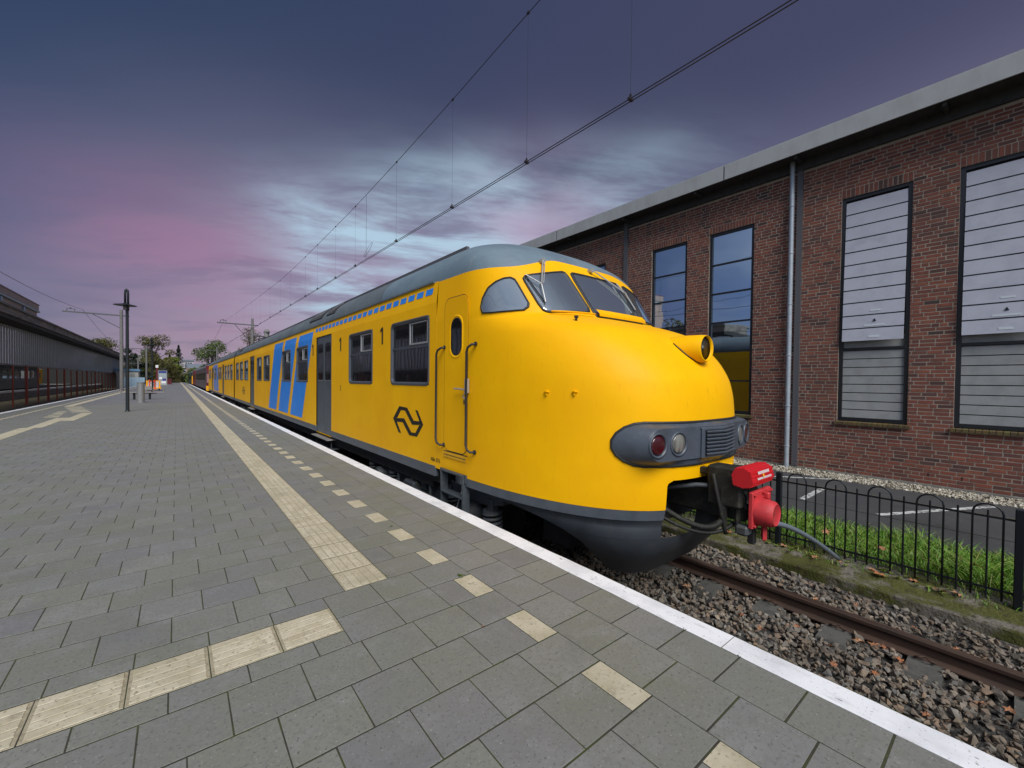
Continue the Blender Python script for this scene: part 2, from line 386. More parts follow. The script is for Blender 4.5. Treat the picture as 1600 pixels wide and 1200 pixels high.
M['roof'] = mat('train_roof_grey', (.145, .20, .24), 0.5, over=[(2.5, (.11, .155, .195), .42, .68, (1, .4, 1)), (9, (.19, .225, .24), .58, .75), (14, (.07, .085, .09), .70, .8, (2, .6, 2))], bump=[(8, .1, .01)])
M['roof_dirty'] = mat('train_roof_dirty', (.115, .14, .155), 0.6, over=[(2.5, (.085, .105, .12), .42, .68, (1, .4, 1)), (7, (.06, .068, .06), .6, .75, (1, .3, 3))])
M['rubber'] = mat('rubber', (.014, .015, .017), 0.55)
M['windowgrey'] = mat('window_surround_grey', (.055, .062, .075), 0.45)
M['alu'] = mat('aluminium', (.62, .62, .62), 0.35, .7)
M['steel'] = mat('steel', (.42, .42, .42), 0.5, .5)
M['under'] = mat('underframe_black', (.012, .012, .013), 0.75, over=[(6, (.028, .025, .022), .5, .7)])
M['under_lit'] = mat('bogie_grey_lit', (.055, .062, .07), 0.6, over=[(9, (.05, .046, .04), .5, .7)])  # lighter underframe tone, with the light on the bogies put into colour
M['ladder'] = mat('ladder_grey', (.05, .06, .07), 0.5, over=[(20, (.075, .085, .095), .5, .7)])
M['red'] = mat('coupler_red', (.50, .030, .036), 0.6, over=[(10, (.36, .018, .022), .45, .7), (40, (.58, .09, .09), .6, .75), (16, (.10, .03, .02), .60, .72, None, 6, .8)], bump=[(60, .2, .003)])
M['red_gloss'] = mat('cover_red', (.52, .005, .012), 0.35, coat=.3)
M['oily'] = mat('oily_metal', (.018, .0175, .014), 0.6, .2, over=[(14, (.045, .042, .030), .52, .7)], bump=[(60, .3, .004)])
M['hose'] = mat('hose_black', (.010, .010, .008), 0.7, over=[(20, (.03, .028, .02), .55, .7)])
M['lens_red'] = mat('lens_red', (.045, .002, .006), 0.12, coat=1.0)
M['lens_white'] = mat('lens_white', (.20, .20, .18), 0.15, coat=1.0, over=[(30, (.10, .10, .09), .45, .6, (1, 1, .1), 2)])
M['lens_dark'] = mat('lens_dark', (.035, .038, .035), 0.35, coat=.3)
M['black'] = mat('black_lettering', (.010, .009, .006), 0.5)
M['conduit'] = mat('grey_conduit', (.13, .155, .185), 0.4)
M['mullion_grey'] = mat('mullion_grey', (.40, .42, .41), .6)
M['leaf'] = mat('dead_leaf', None, 0.8, cols=[(.30, .10, .035), (.36, .16, .07), (.24, .09, .04), (.40, .21, .11), (.33, .12, .05)])
M['yellow_leaf'] = mat('yellow_leaf', (.42, .33, .06), 0.8)
M['lamp_dark'] = mat('lamp_post_dark', (.012, .017, .021), 0.45)
M['mast'] = mat('mast_concrete', (.17, .165, .16), 0.85, over=[(6, (.12, .12, .12), .45, .7)])
M['mast_steel'] = mat('mast_steel', (.085, .085, .095), 0.6)
M['wire'] = mat('wire_copper', (.035, .030, .035), 0.5, .4)
M['bin'] = mat('bin_grey', (.24, .245, .25), 0.5, .3)
M['bench'] = mat('bench_steel', (.26, .25, .24), 0.5, .3)
M['cart_yellow'] = mat('barrow_yellow', (.80, .36, .004), 0.45)
M['cart_red'] = mat('barrow_red', (.70, .055, .015), 0.5)
M['white_metal'] = mat('white_metal', (.72, .73, .74), 0.5)
M['info_blue'] = mat('info_blue', (.02, .04, .25), 0.5)
M['maroon'] = mat('maroon_paint', (.105, .012, .018), 0.4)
M['maroon_dull'] = mat('carriage_brown', (.085, .06, .062), 0.5, over=[(3, (.11, .085, .085), .4, .7)])
M['orange'] = mat('van_red', (.17, .022, .016), 0.55)
M['green_dark'] = mat('loco_green', (.030, .045, .035), 0.5)
M['post_red'] = mat('rust_red_post', (.34, .07, .04), 0.6)
M['hall_roof'] = mat('hall_roof_edge', (.17, .145, .12), 0.7, over=[(3, (.04, .035, .03), .45, .7, (1, .3, 1))])
M['hall_dark'] = mat('hall_dark', (.012, .012, .012), 0.8)
M['pinkwall'] = mat('pinkish_cladding', (.30, .225, .20), 0.7, over=[(1.2, (.38, .26, .20), .45, .65, (1, .3, 2))])
M['teal_band'] = mat('pale_band', (.30, .36, .37), 0.6)
M['dirt'] = mat('dirt_weeds', (.16, .13, .085), 0.95, over=[(3, (.14, .14, .045), .48, .65), (12, (.085, .07, .048), .45, .7)], bump=[(12, .8, .05)])
M['ground'] = mat('ground', (.06, .065, .035), 0.95, over=[(.4, (.09, .08, .05), .45, .65)])
M['blue_fence'] = mat('pale_blue_board', (.25, .36, .46), 0.6)
M['shed_wall'] = mat('shed_wall', (.36, .36, .34), 0.7)
M['shed_blue'] = mat('shed_blue', (.10, .22, .36), 0.6)
M['far_wall'] = mat('far_building_wall', (.20, .15, .11), 0.8)
M['far_white'] = mat('far_white_wall', (.42, .41, .44), 0.8)
M['far_roof'] = mat('far_slate', (.18, .21, .26), 0.6)
M['bark'] = mat('bark', (.05, .042, .035), 0.95)
M['fol_olive'] = mat('foliage_olive', None, 0.7, cols=[(.085, .085, .018), (.115, .105, .025), (.06, .065, .016), (.14, .115, .03)])
M['fol_green'] = mat('foliage_green', None, 0.7, cols=[(.05, .085, .012), (.085, .13, .018), (.04, .06, .012), (.11, .15, .025)])
M['fol_dark'] = mat('foliage_dark', None, 0.7, cols=[(.014, .028, .014), (.022, .042, .020), (.010, .020, .012), (.03, .045, .02)])
M['fol_bright'] = mat('foliage_bright', None, 0.7, cols=[(.11, .15, .012), (.15, .18, .02), (.08, .12, .012)])

# ------------------------------------------------------------------ ground, platform and paving
TRK = 4.12                      # track centre line
RAIL_Z = -0.72
PLAT_L, PLAT_R, PLAT_END = -5.25, 2.42, 175.0
tag(MB().add([(-1500, -600, -1.02), (1500, -600, -1.02), (1500, 2500, -1.02), (-1500, 2500, -1.02)], [(0, 1, 2, 3)]).build('ground', M['ground']), kind='structure')
plat = MB().box(PLAT_L + .004, PLAT_R - .004, -7, PLAT_END, -1.01, -0.0010).build('platform', M['joint'])
tag(plat, kind='structure')
MB().box(PLAT_L, PLAT_L + .10, -7, PLAT_END, -1.0, -0.06).build('platform_wall', M['concrete'], plat)
MB().box(PLAT_R - .10, PLAT_R, -7, PLAT_END, -1.0, -0.06).build('platform_wall', M['concrete'], plat)
P = 0.2975
def tile_mesh(w, h, ridged=None):
    g = 0.0026; b = 0.0010
    mb = MB()
    x, y = w / 2 - g, h / 2 - g * 1.7
    def ring(dx, z): return [(-x + dx, -y + dx, z), (x - dx, -y + dx, z), (x - dx, y - dx, z), (-x + dx, y - dx, z)]
    mb.grid([ring(0, -.03), ring(0, -.0010), ring(b, 0)], closed=True)
    mb.add(ring(b, 0), [(0, 1, 2, 3)])
    if ridged:                                # raised guide ribs
        n = 5
        for k in range(n):
            c = (k - (n - 1) / 2) * 0.0555
            l, t, e = 0.136, 0.0245, 0.0025
            if ridged == 'Y': a0, a1, b0, b1 = c - t, c + t, -l, l
            else: a0, a1, b0, b1 = -l, l, c - t, c + t
            lo = [(a0, b0, 0.0003), (a1, b0, 0.0003), (a1, b1, 0.0003), (a0, b1, 0.0003)]
            hi = [(a0 + e, b0 + e, .003), (a1 - e, b0 + e, .003), (a1 - e, b1 - e, .003), (a0 + e, b1 - e, .003)]
            mb.grid([lo, hi], closed=True); mb.add(hi, [(0, 1, 2, 3)])
    return mb
tiles = []                                    # (x0, x1, y0, y1, kind)
def row_y(k): return 1.035 + P * k
YMAX = 30.0
K0, K1 = -9, int((YMAX - 1.035) / P)
def fill(x_hi, x_lo, y0, y1, first):          # tiles from x_hi leftwards, the first `first` wide
    x = x_hi; w = first
    while x > x_lo + .03:
        n = max(x - w, x_lo); tiles.append((n, x, y0, y1, 'paver')); x = n; w = P
for k in range(K0, K1):
    y0, y1 = row_y(k), row_y(k + 1); even = k % 2 == 0
    if even: tiles.append((1.515, 1.662, y0, y1, 'marker'))
    xr = 1.515 if even else 1.662
    if k >= 6:
        tiles.append((0.868, 1.165, y0, y1, 'rib_y'))
        if even: tiles.append((1.165, 1.515, y0, y1, 'paver'))
        else: tiles.append((1.165, 1.34, y0, y1, 'paver')); tiles.append((1.34, 1.662, y0, y1, 'paver'))
        fill(.868, PLAT_L + .17, y0, y1, P if even else P / 2)
    elif k in (4, 5):
        xs = (0.728, 1.03, 1.33 if k == 4 else 1.325, xr)
        for a, b in zip(xs, xs[1:]): tiles.append((a, b, y0, y1, 'paver'))
    else:
        fill(xr, PLAT_L + .17, y0, y1, P)
fill(.728, PLAT_L + .17, 2.225, 2.375, P * .55)
fill(.728, PLAT_L + .17, 2.672, 2.82, P)
x = .728
while x > PLAT_L + .4:
    tiles.append((x - .3017, x, 2.375, 2.672, 'rib_x')); x -= .3017
for k in range(K0 - 1, K1):
    tiles.append((1.965, 2.2525, 1.205 + P * k, 1.205 + P * (k + 1), 'paver'))
    tiles.append((1.662, 1.965, 1.087 + P * k, 1.087 + P * (k + 1), 'paver'))
# left-hand guide strip, stepping sideways as in the place
lstrip = []
y = 9.0
while y < 17: lstrip.append((-3.30, -3.0, y, y + P)); y += P
while y < 20.5: lstrip.append((-3.17, -2.87, y, y + P)); y += P
y = 19.2
while y < 23: lstrip.append((-2.86, -2.56, y, y + P)); y += P
for k in range(5):
    lstrip.append((-3.25 - .19 * k, -2.72 - .19 * k, 23.7 + 1.0 * k, 24.1 + 1.0 * k))
for k in range(4):
    lstrip.append((-3.55 - .05 * k, -3.2 - .08 * k, 21.1 + .95 * k, 21.5 + .95 * k))
scored = []
for t in tiles:
    c = ((t[0] + t[1]) / 2, (t[2] + t[3]) / 2, 0)
    d = in_frame(c)
    scored.append(((t[1] - t[0]) * (t[3] - t[2]) / d ** 3 if d else 0, t))
scored.sort(key=lambda s: -s[0])
KM = {'paver': 'paver', 'marker': 'cream', 'rib_y': 'cream', 'rib_x': 'cream'}
cache = {}
def tile_part(i, t, joined):
    x0, x1, y0, y1, kind = t; w, h = round(x1 - x0, 3), round(y1 - y0, 3)
    key = (w, h, kind)
    if key not in cache: cache[key] = tile_mesh(w, h, {'rib_y': 'Y', 'rib_x': 'X'}.get(kind))
    mb = cache[key]; cx, cy = (x0 + x1) / 2, (y0 + y1) / 2
    dz = random.uniform(.0, .0008); rz = random.uniform(-.006, .006); tx, ty = random.uniform(-.0015, .0015), random.uniform(-.0015, .0015)
    if joined is not None:
        c, s = math.cos(rz), math.sin(rz)
        joined.add([(cx + vx * c - vy * s, cy + vx * s + vy * c, vz + dz + tx * vy + ty * vx) for vx, vy, vz in mb.v], mb.f)
    else:
        mk = key + ('m',)
        if mk not in cache: cache[mk] = mb.mesh('paver' if kind == 'paver' else 'guide_tile'); groove(cache[mk], kind)
        nm = {'paver': 'paver', 'marker': 'marker_tile'}.get(kind, 'guide_tile')
        o = link(nm, cache[mk], M[KM[kind]], plat)
        o.location = (cx, cy, dz); o.rotation_euler = (tx, ty, rz)
def groove(me, kind):
    if not kind.startswith('rib'): return
    me.materials.append(M['cream']); me.materials.append(M['groove'])
    for p in me.polygons:
        if max(me.vertices[v].co.z for v in p.vertices) < .0020 and len(p.vertices) == 4 and p.area > .03: p.material_index = 1
rest = {'paver': MB(), 'cream': MB(), 'rib': MB()}
npart = {'paver': 0, 'cream': 0}
for i, (sc, t) in enumerate(scored):
    g = KM[t[4]]
    if sc > 0 and npart[g] < (300 if g == 'paver' else 120):
        npart[g] += 1; tile_part(i, t, None)
    else: tile_part(i, t, rest['rib' if t[4].startswith('rib') else g])
tag(rest['paver'].build('paving', M['paver'], plat), kind='stuff')
tag(rest['cream'].build('marker_paving', M['cream'], plat), kind='stuff')
me = rest['rib'].mesh('guide_paving'); groove(me, 'rib'); tag(link('guide_paving', me, None, plat), kind='stuff')
mb = MB()
for x0, x1, y0, y1 in lstrip: mb.box(x0, x1, y0, y1 - .006, -.01, .005)
mb.box(-4.15, -3.85, 28.5, 60, -.01, .0060)
tag(mb.build('guide_strip', M['cream'], plat), kind='stuff')
# paving beyond: too far to tell the slabs apart
def far_paving():
    m = mat('far_paving', (.185, .19, .198), .6, over=[(1, (.15, .155, .15), .45, .7), (6, (.20, .2, .21), .5, .7)])
    nt = m.node_tree; N = nt.nodes; L = nt.links; p = N['Principled BSDF']
    src = p.inputs['Base Color'].links[0].from_socket
    geo = N.new('ShaderNodeNewGeometry'); br = N.new('ShaderNodeTexBrick')
    br.inputs['Scale'].default_value = 1.0; br.inputs['Brick Width'].default_value = P; br.inputs['Row Height'].default_value = P
    br.inputs['Mortar Size'].default_value = .008; br.inputs['Color1'].default_value = (1, 1, 1, 1); br.inputs['Color2'].default_value = (.86, .86, .87, 1); br.inputs['Mortar'].default_value = (.45, .44, .38, 1)
    L.new(geo.outputs['Position'], br.inputs['Vector'])
    mx = N.new('ShaderNodeMix'); mx.data_type = 'RGBA'; mx.blend_type = 'MULTIPLY'; mx.inputs[0].default_value = 1
    L.new(src, mx.inputs[6]); L.new(br.outputs[0], mx.inputs[7]); L.new(mx.outputs[2], p.inputs['Base Color']); return m
MB().box(PLAT_L + .17, 2.2525, YMAX - .05, PLAT_END, -.011, .002).build('far_paving', far_paving(), plat)
mb = MB(); mb.box(.868, 1.165, YMAX - .03, PLAT_END, -.01, .0062); mb.build('guide_strip', M['cream'], plat)
mb = MB(); y = YMAX + .1
while y < 110: mb.box(1.515, 1.662, y, y + P, -.01, .0058); y += 2 * P
tag(mb.build('marker_tiles', M['cream'], plat), kind='stuff')
mb = MB(); y = 8
while y < 90: mb.box(-4.50, -4.35, y, y + P, -.01, .0058); y += 2 * P
tag(mb.build('marker_tiles', M['cream'], plat), kind='stuff')
# white painted edge slabs, a little uneven
y = -3.0; k = 0
while y < 130:
    l = 2.0 if y < 30 else 20.0
    mb = MB(); n = 14; rows = []
    if y < 30:
        for i in range(n + 1):
            yy = y + .003 + (l - .006) * i / n
            j = random.uniform(-.004, .004) if 0 < i < n else 0; q = random.uniform(-.003, .003)
            rows.append([(2.2525 + q, yy, -.02), (2.2525 + q, yy, .001), (2.262 + q, yy, .0025), (2.405 + j, yy, .0025), (2.42 + j, yy, -.008), (2.42 + j, yy, -.11), (2.30, yy, -.11)])
        mb.grid(rows); mb.add(rows[0], [range(7)]); mb.add(rows[-1], [range(7)])
    else: mb.box(2.2525, 2.42, y, y + l, -.11, .0025)
    mb.build('edge_slab', M['white_paint'], plat); y += l
MB().box(PLAT_L, PLAT_L + .17, -3, PLAT_END, -.11, .0025).build('edge_slab', M['white_paint'], plat)
# weeds in the joints
mb = MB()
def sprig(mb, x, y, r, n, h):
    for k in range(n):
        a = random.uniform(0, 2 * PI); d = random.uniform(0, r); b = random.uniform(0, 2 * PI); l = random.uniform(.4, 1) * h
        bx, by = x + d * math.cos(a), y + d * math.sin(a); w = l * .28
        tx, ty, tz = bx + l * .8 * math.cos(b), by + l * .8 * math.sin(b), l * .7
        mb.add([(bx, by, 0), ((bx + tx) / 2 - w * math.sin(b), (by + ty) / 2 + w * math.cos(b), tz * .7), (tx, ty, tz), ((bx + tx) / 2 + w * math.sin(b), (by + ty) / 2 - w * math.cos(b), tz * .7)], [(0, 1, 2, 3)])
for x, y, r, n, h in ((1.585, 2.535, .035, 26, .022), (1.60, 3.80, .02, 12, .02), (1.17, 2.86, .012, 7, .014), (2.255, 1.20, .015, 8, .012), (2.255, .91, .02, 8, .012), (1.0, 1.92, .015, 6, .012), (1.33, 2.22, .012, 6, .011)):
    sprig(mb, x, y, r, n, h)
for _ in range(60):
    k_ = random.randrange(-6, 14); sprig(mb, random.uniform(-2.0, 2.2), row_y(k_) + random.uniform(-.003, .003), .012, random.randrange(3, 7), random.uniform(.004, .009))
tag(mb.build('joint_weeds', M['fol_green']), 'tiny green weeds growing in the paving joints', 'weeds', kind='stuff')

# ------------------------------------------------------------------ track
tag(MB().add([(2.40, -8, -.93), (4.6, -8, -.93), (4.6, 200, -.93), (2.40, 200, -.93)], [(0, 1, 2, 3)]).add([(4.6, -8, -.93), (5.05, -8, -.90), (5.64, -8, -.82), (5.64, 200, -.82), (5.05, 200, -.90), (4.6, 200, -.93)], [(0, 1, 4, 5), (1, 2, 3, 4)]).build('track_bed', M['bed']), kind='structure')
trk = thing('railway_track', (TRK, 0, RAIL_Z), 'rusty railway track on concrete sleepers beside the near platform edge', 'railway track')
def rail_prof(cx):
    h = [(-.036, 0), (-.033, .004), (.033, .004)]
    return [(cx - .036, RAIL_Z - .010), (cx - .028, RAIL_Z), (cx + .028, RAIL_Z), (cx + .036, RAIL_Z - .010), (cx + .034, RAIL_Z - .038), (cx + .010, RAIL_Z - .050), (cx + .009, RAIL_Z - .125), (cx + .065, RAIL_Z - .146), (cx + .065, RAIL_Z - .156), (cx - .065, RAIL_Z - .156), (cx - .065, RAIL_Z - .146), (cx - .009, RAIL_Z - .125), (cx - .010, RAIL_Z - .050), (cx - .034, RAIL_Z - .038)]
for cx in (TRK - .7525, TRK + .7525):
    r = MB().prism(rail_prof(cx), 'Y', -7, 190).build('rail', M['rust'], trk, angle=35)
    MB().box(cx - .026, cx + .026, -7, 190, RAIL_Z + .0002, RAIL_Z + .0016).build('running_face', M['railtop'], r)
sl_mb = MB()
for sx in (-1, 1):
    a, b = sx * .30, sx * 1.28
    x0, x1 = min(a, b), max(a, b)
    sl_mb.add([(x0, -.13, -.2), (x1, -.13, -.2), (x1, .13, -.2), (x0, .13, -.2), (x0 + (.10 if sx > 0 else 0.02), -.105, 0), (x1 - (.02 if sx > 0 else .10), -.105, 0), (x1 - (.02 if sx > 0 else .10), .105, 0), (x0 + (.10 if sx > 0 else 0.02), .105, 0)],
        [(0, 3, 2, 1), (4, 5, 6, 7), (0, 1, 5, 4), (1, 2, 6, 5), (2, 3, 7, 6), (3, 0, 4, 7)])
sl_mb.box(-.32, .32, -.03, .03, -.12, -.06)
sl_me = sl_mb.mesh('sleeper')
clip_me = MB().tube([(-.03, -.05, .012), (.02, -.06, .03), (.035, -.02, .045), (-.02, .0, .038), (.03, .03, .045), (.02, .06, .028), (-.03, .05, .012)], .008, 6).mesh('rail_clip', smooth=True)
for k in range(-4, 22):
    y = .49 + .575 * k
    s = link('sleeper', sl_me, M['sleeper'], trk); s.location = (TRK, y, -.868); s.rotation_euler = (0, 0, random.uniform(-.012, .012))
    for sx in (-.7525, .7525):
        for q in (-1, 1):
            c = link('rail_clip', clip_me, M['rust'], s); c.location = (sx + q * .085, 0, 0); c.scale = (q, 1, 1)
# ballast
def hull_proto(seed, flat=.7, n=11):
    r = np.random.default_rng(seed); bm = bmesh.new()
    for k in range(n):
        v = r.normal(size=3); v /= np.linalg.norm(v); v *= r.uniform(.75, 1.1); bm.verts.new((v[0], v[1] * r.uniform(.6, 1), v[2] * flat))
    res = bmesh.ops.convex_hull(bm, input=bm.verts[:])
    junk = [g for g in res['geom_interior'] if isinstance(g, bmesh.types.BMVert)]
    if junk: bmesh.ops.delete(bm, geom=junk, context='VERTS')
    bm.verts.index_update()
    out = (np.array([v.co[:] for v in bm.verts]), [tuple(v.index for v in f.verts) for f in bm.faces]); bm.free(); return out
protos = [hull_proto(s) for s in range(24)]
def scatter(name, mat_, pts, sizes, flat_rot=.6, parent=None):
    V = []; F = []; b = 0
    for (x, y, z), s in zip(pts, sizes):
        pv, pf = protos[random.randrange(len(protos))]
        rx, ry, rz = random.uniform(-flat_rot, flat_rot), random.uniform(-flat_rot, flat_rot), random.uniform(0, 2 * PI)
        R = np.array(Matrix.Rotation(rz, 3, 'Z') @ Matrix.Rotation(rx, 3, 'X') @ Matrix.Rotation(ry, 3, 'Y'))
        v = (pv * s) @ R.T + np.array((x, y, z)); V.append(v); F += [tuple(b + i for i in f) for f in pf]; b += len(v)
    me = bpy.data.meshes.new(name); me.from_pydata(np.concatenate(V).tolist(), [], F)
    o = link(name, me, mat_, parent); return tag(o, kind='stuff')
def bed_z(x):
    if x < 4.55: return -.905
    if x < 5.0: return -.905 + (x - 4.55) / .45 * .03
    return -.875 + (x - 5.0) / .62 * .035
pts = []; sz = []
def on_sleeper(x, y):
    f = ((y - .49) / .575) % 1.0; f = min(f, 1 - f) * .575
    return f < .10 and ((TRK + .42 < x < TRK + 1.1) or (TRK - 1.1 < x < TRK - .42))
for layer in (0, 1):
    for _ in range(12500 if layer == 0 else 10500):
        x = random.uniform(2.45, 5.63); y = random.uniform(-1.5, 9.0)
        if random.random() > (1.0 if y < 4.5 else .5): continue
        s = random.uniform(.017, .036) if random.random() < .85 else random.uniform(.036, .05)
        if abs(x - (TRK + .7525)) < .075 + s * .6 or abs(x - (TRK - .7525)) < .075 + s * .6: continue
        if on_sleeper(x, y): continue
        pts.append((x, y, bed_z(x) + layer * .03 + random.uniform(-.006, .012))); sz.append(s)
tag(scatter('ballast', M['ballast'], pts, sz), 'grey and brown ballast stones around the rails', 'ballast')

# ------------------------------------------------------------------ kerb, verge, car park
kerb = MB(); rows = []
n = 420
def fn(x, y, f, a): return mnoise.fractal(Vector((x * f, y * f, 2.0)), 1.0, 2.0, 4) * a
for i in range(n + 1):
    y = -3 + 15 * i / n
    j = mnoise.noise(Vector((0, y * 3, 1))) * .006 + fn(0, y, 14, .004)
    r_ = [(5.64, y, -1.0), (5.632 + j, y, -.72), (5.642 + j, y, -.702 + j * .5)]
    for k in range(1, 13):
        x = 5.645 + .455 * k / 12
        z = float(np.interp(x, [5.64, 5.80, 5.90, 6.10], [-.700, -.692, -.655, -.605])) + fn(x, y, 5, .010) * min(1, (x - 5.64) / .1) + fn(x + 9, y, 18, .005)
        r_.append((x, y, z))
    rows.append(r_)
kerb.grid(rows)
tag(kerb.build('mossy_kerb', M['moss'], smooth=False), kind='structure')
tag(MB().add([(6.10, -4, -.605), (7.4, -4, -.565), (7.4, 20, -.565), (6.10, 20, -.605)], [(0, 1, 2, 3)]).build('verge', M['soil']), kind='structure')
lot = MB(); lot.add([(7.10, -6, -.556), (8.20, -6, -.552), (8.20, 60, -.552), (7.10, 60, -.556)], [(0, 1, 2, 3)])
lot.add([(8.25, -6, -.552), (10.62, -6, -.552), (10.62, 60, -.552), (8.25, 60, -.552)], [(0, 1, 2, 3)])
lot.add([(8.20, -6, -.552), (8.205, -6, -.58), (8.245, -6, -.58), (8.25, -6, -.552), (8.25, 60, -.552), (8.245, 60, -.58), (8.205, 60, -.58), (8.20, 60, -.552)], [(0, 1, 6, 7), (1, 2, 5, 6), (2, 3, 4, 5)])
lot.build('car_park', M['asphalt']); tag(bpy.data.objects['car_park'], kind='structure')
crack = MB().box(8.20, 8.25, -6, 60, -.60, -.565).box(9.60, 9.66, -6, 60, -.56, -.5505)
crack.build('joint_strip', M['dirt'], bpy.data.objects['car_park'])
def road_line(a, b, w):
    a, b = Vector(a), Vector(b); t = (b - a).normalized(); nn = Vector((-t.y, t.x)) * w / 2
    q = [a + nn, b + nn, b - nn, a - nn]
    return MB().add([(p.x, p.y, -.548) for p in q], [(0, 1, 2, 3)])
for a, b, w in (((9.84, 3.45), (10.6, 2.55), .09), ((8.31, 2.40), (9.62, 2.42), .10), ((8.28, 1.40), (10.4, .33), .10), ((8.28, -.9), (10.4, -1.9), .10)):
    road_line(a, b, w).build('bay_line', M['road_paint'], bpy.data.objects['car_park'])
tag(MB().add([(10.6, -6, -.57), (11.4, -6, -.57), (11.4, 30, -.57), (10.6, 30, -.57)], [(0, 1, 2, 3)]).build('gravel_strip', M['gravel_bed']), kind='structure')
pts = []; sz = []
for _ in range(5200):
    x = random.uniform(10.62, 11.36); y = random.uniform(-1.5, 7.5); pts.append((x, y, -.565 + random.uniform(0, .03))); sz.append(random.uniform(.014, .034))
tag(scatter('gravel', M['pale_gravel'], pts, sz), 'pale gravel strip along the foot of the brick building', 'gravel')
# grass
mb = MB()
def blade(mb, x, y, z, h, lean, w=.006):
    a = random.uniform(0, 2 * PI); c, s = math.cos(a), math.sin(a); b = random.uniform(0, 2 * PI); lx, ly = lean * math.cos(b), lean * math.sin(b)
    mb.add([(x - w * c, y - w * s, z), (x + w * c, y + w * s, z), (x + w * .8 * c + lx * .35, y + w * .8 * s + ly * .35, z + h * .55), (x - w * .8 * c + lx * .35, y - w * .8 * s + ly * .35, z + h * .55), (x + lx, y + ly, z + h * random.uniform(.75, 1))], [(0, 1, 2, 3), (3, 2, 4)])
for _ in range(34000):
    x = random.uniform(6.08, 7.42); y = random.uniform(-1.6, 7.0)
    d = mnoise.noise(Vector((x * 2.2, y * 1.6, 0)))
    edge = (x - 6.05) / .25 if x < 6.3 else (7.45 - x) / .35
    edge += mnoise.noise(Vector((x * 4, y * 4, 5))) * .6
    if random.random() > min(1, max(.05, edge)) * (1 if y < 3.5 else .55): continue
    h = (.035 + .075 * random.random()) * (1.0 + 1.2 * max(0, d)) * (1.5 if y < .9 else 1)
    blade(mb, x, y, -.60 + (x - 6.1) * .03, h, h * random.uniform(.4, 1.5), random.uniform(.003, .006))
for _ in range(500):
    x = random.uniform(5.86, 6.12); y = random.uniform(-1, 4)
    blade(mb, x, y, -.655 + (x - 5.86) * .2, random.uniform(.02, .07), .04, .004)
tag(mb.build('grass', M['grass']), 'bright green grass verge behind the black hooped fence', 'grass', kind='stuff')
mb = MB()
for _ in range(70):
    x = random.uniform(5.85, 6.05); y = random.uniform(.3, 3.4); cx = x; z = -.65 + (x - 5.85) * .2
    for k in range(5):
        a = random.uniform(0, 2 * PI); l = random.uniform(.012, .028)
        mb.add([(cx, y, z), (cx + l * math.cos(a - .5), y + l * math.sin(a - .5), z + .016), (cx + 1.6 * l * math.cos(a), y + 1.6 * l * math.sin(a), z + .014), (cx + l * math.cos(a + .5), y + l * math.sin(a + .5), z + .016)], [(0, 1, 2, 3)])
tag(mb.build('kerb_weeds', M['fol_bright']), 'small leafy weeds along the mossy kerb', 'weeds', kind='stuff')
# fallen leaves
def leaf_mesh(seed):
    r = random.Random(seed); mb = MB(); pts = []
    for k in range(15):
        a = 2 * PI * k / 15; rad = (1.0 if k % 3 == 0 else .5) * r.uniform(.8, 1.15); pts.append((rad * math.cos(a), rad * math.sin(a), r.uniform(-.05, .32)))
    mb.add([(0, 0, .04)] + pts, [(0, i + 1, (i + 1) % 15 + 1) for i in range(15)])
    mb.add([(0, 0, .04), (-1.6, .05, .1), (-1.6, -.02, .12)], [(0, 1, 2)])
    return mb.mesh('fallen_leaf')
leaf_me = [leaf_mesh(s) for s in range(6)]
def leaf(x, y, z, s, label, group, m='leaf'):
    me = leaf_me[random.randrange(6)]
    if m != 'leaf': me = me.copy(); me.materials.clear()
    o = link('fallen_leaf', me, M[m]); o.location = (x, y, z); o.scale = (s, s, s)
    o.rotation_euler = (random.uniform(-.35, .35), random.uniform(-.35, .35), random.uniform(0, 6.28)); return tag(o, label, 'leaf', group)
for x, y, s in ((4.42, 2.35, .05), (4.30, 1.72, .04), (4.50, 1.32, .035), (4.66, .90, .055), (4.70, .80, .045), (4.62, .62, .04), (4.20, 1.52, .035), (4.45, .18, .05), (4.12, .95, .04), (4.72, .74, .03), (4.26, .72, .035), (4.52, .04, .045), (4.40, 1.05, .03), (3.75, 1.15, .035), (4.0, .4, .04)):
    leaf(x, y, bed_z(x) + .055, s, 'curled brown leaf on the ballast between platform and rusty rail', 'leaves between the rails')
for x, y, s in ((5.15, 1.35, .035), (5.32, 1.05, .03), (5.25, .62, .03), (5.38, 1.9, .03), (5.12, .35, .035)):
    leaf(x, y, bed_z(x) + .055, s, 'brown leaf on the ballast between rusty rail and mossy kerb', 'leaves by the kerb')
for x, y, s in ((5.88, .98, .075), (5.90, .52, .07), (5.93, .40, .06), (5.98, 1.05, .04), (5.92, 1.33, .04), (5.90, 2.55, .05), (5.86, 1.55, .045), (5.98, .72, .05), (5.80, 2.9, .045), (5.95, 1.9, .05)):
    leaf(x, y, -.625, s, 'large brown leaf on the mossy kerb at the fence foot', 'leaves under the fence')
for x, y, s in ((6.55, 1.62, .06), (6.42, 1.05, .055), (6.7, .45, .05), (6.35, 1.95, .055), (6.6, 2.3, .05)):
    leaf(x, y, -.50, s, 'tan leaf caught in the green grass behind the fence', 'leaves in the grass')
leaf(6.35, .32, -.42, .055, 'yellow leaf caught high in the tall grass', None, 'yellow_leaf')
leaf(1.36, 1.93, .004, .012, 'tiny orange leaf scrap on a paving joint', None)

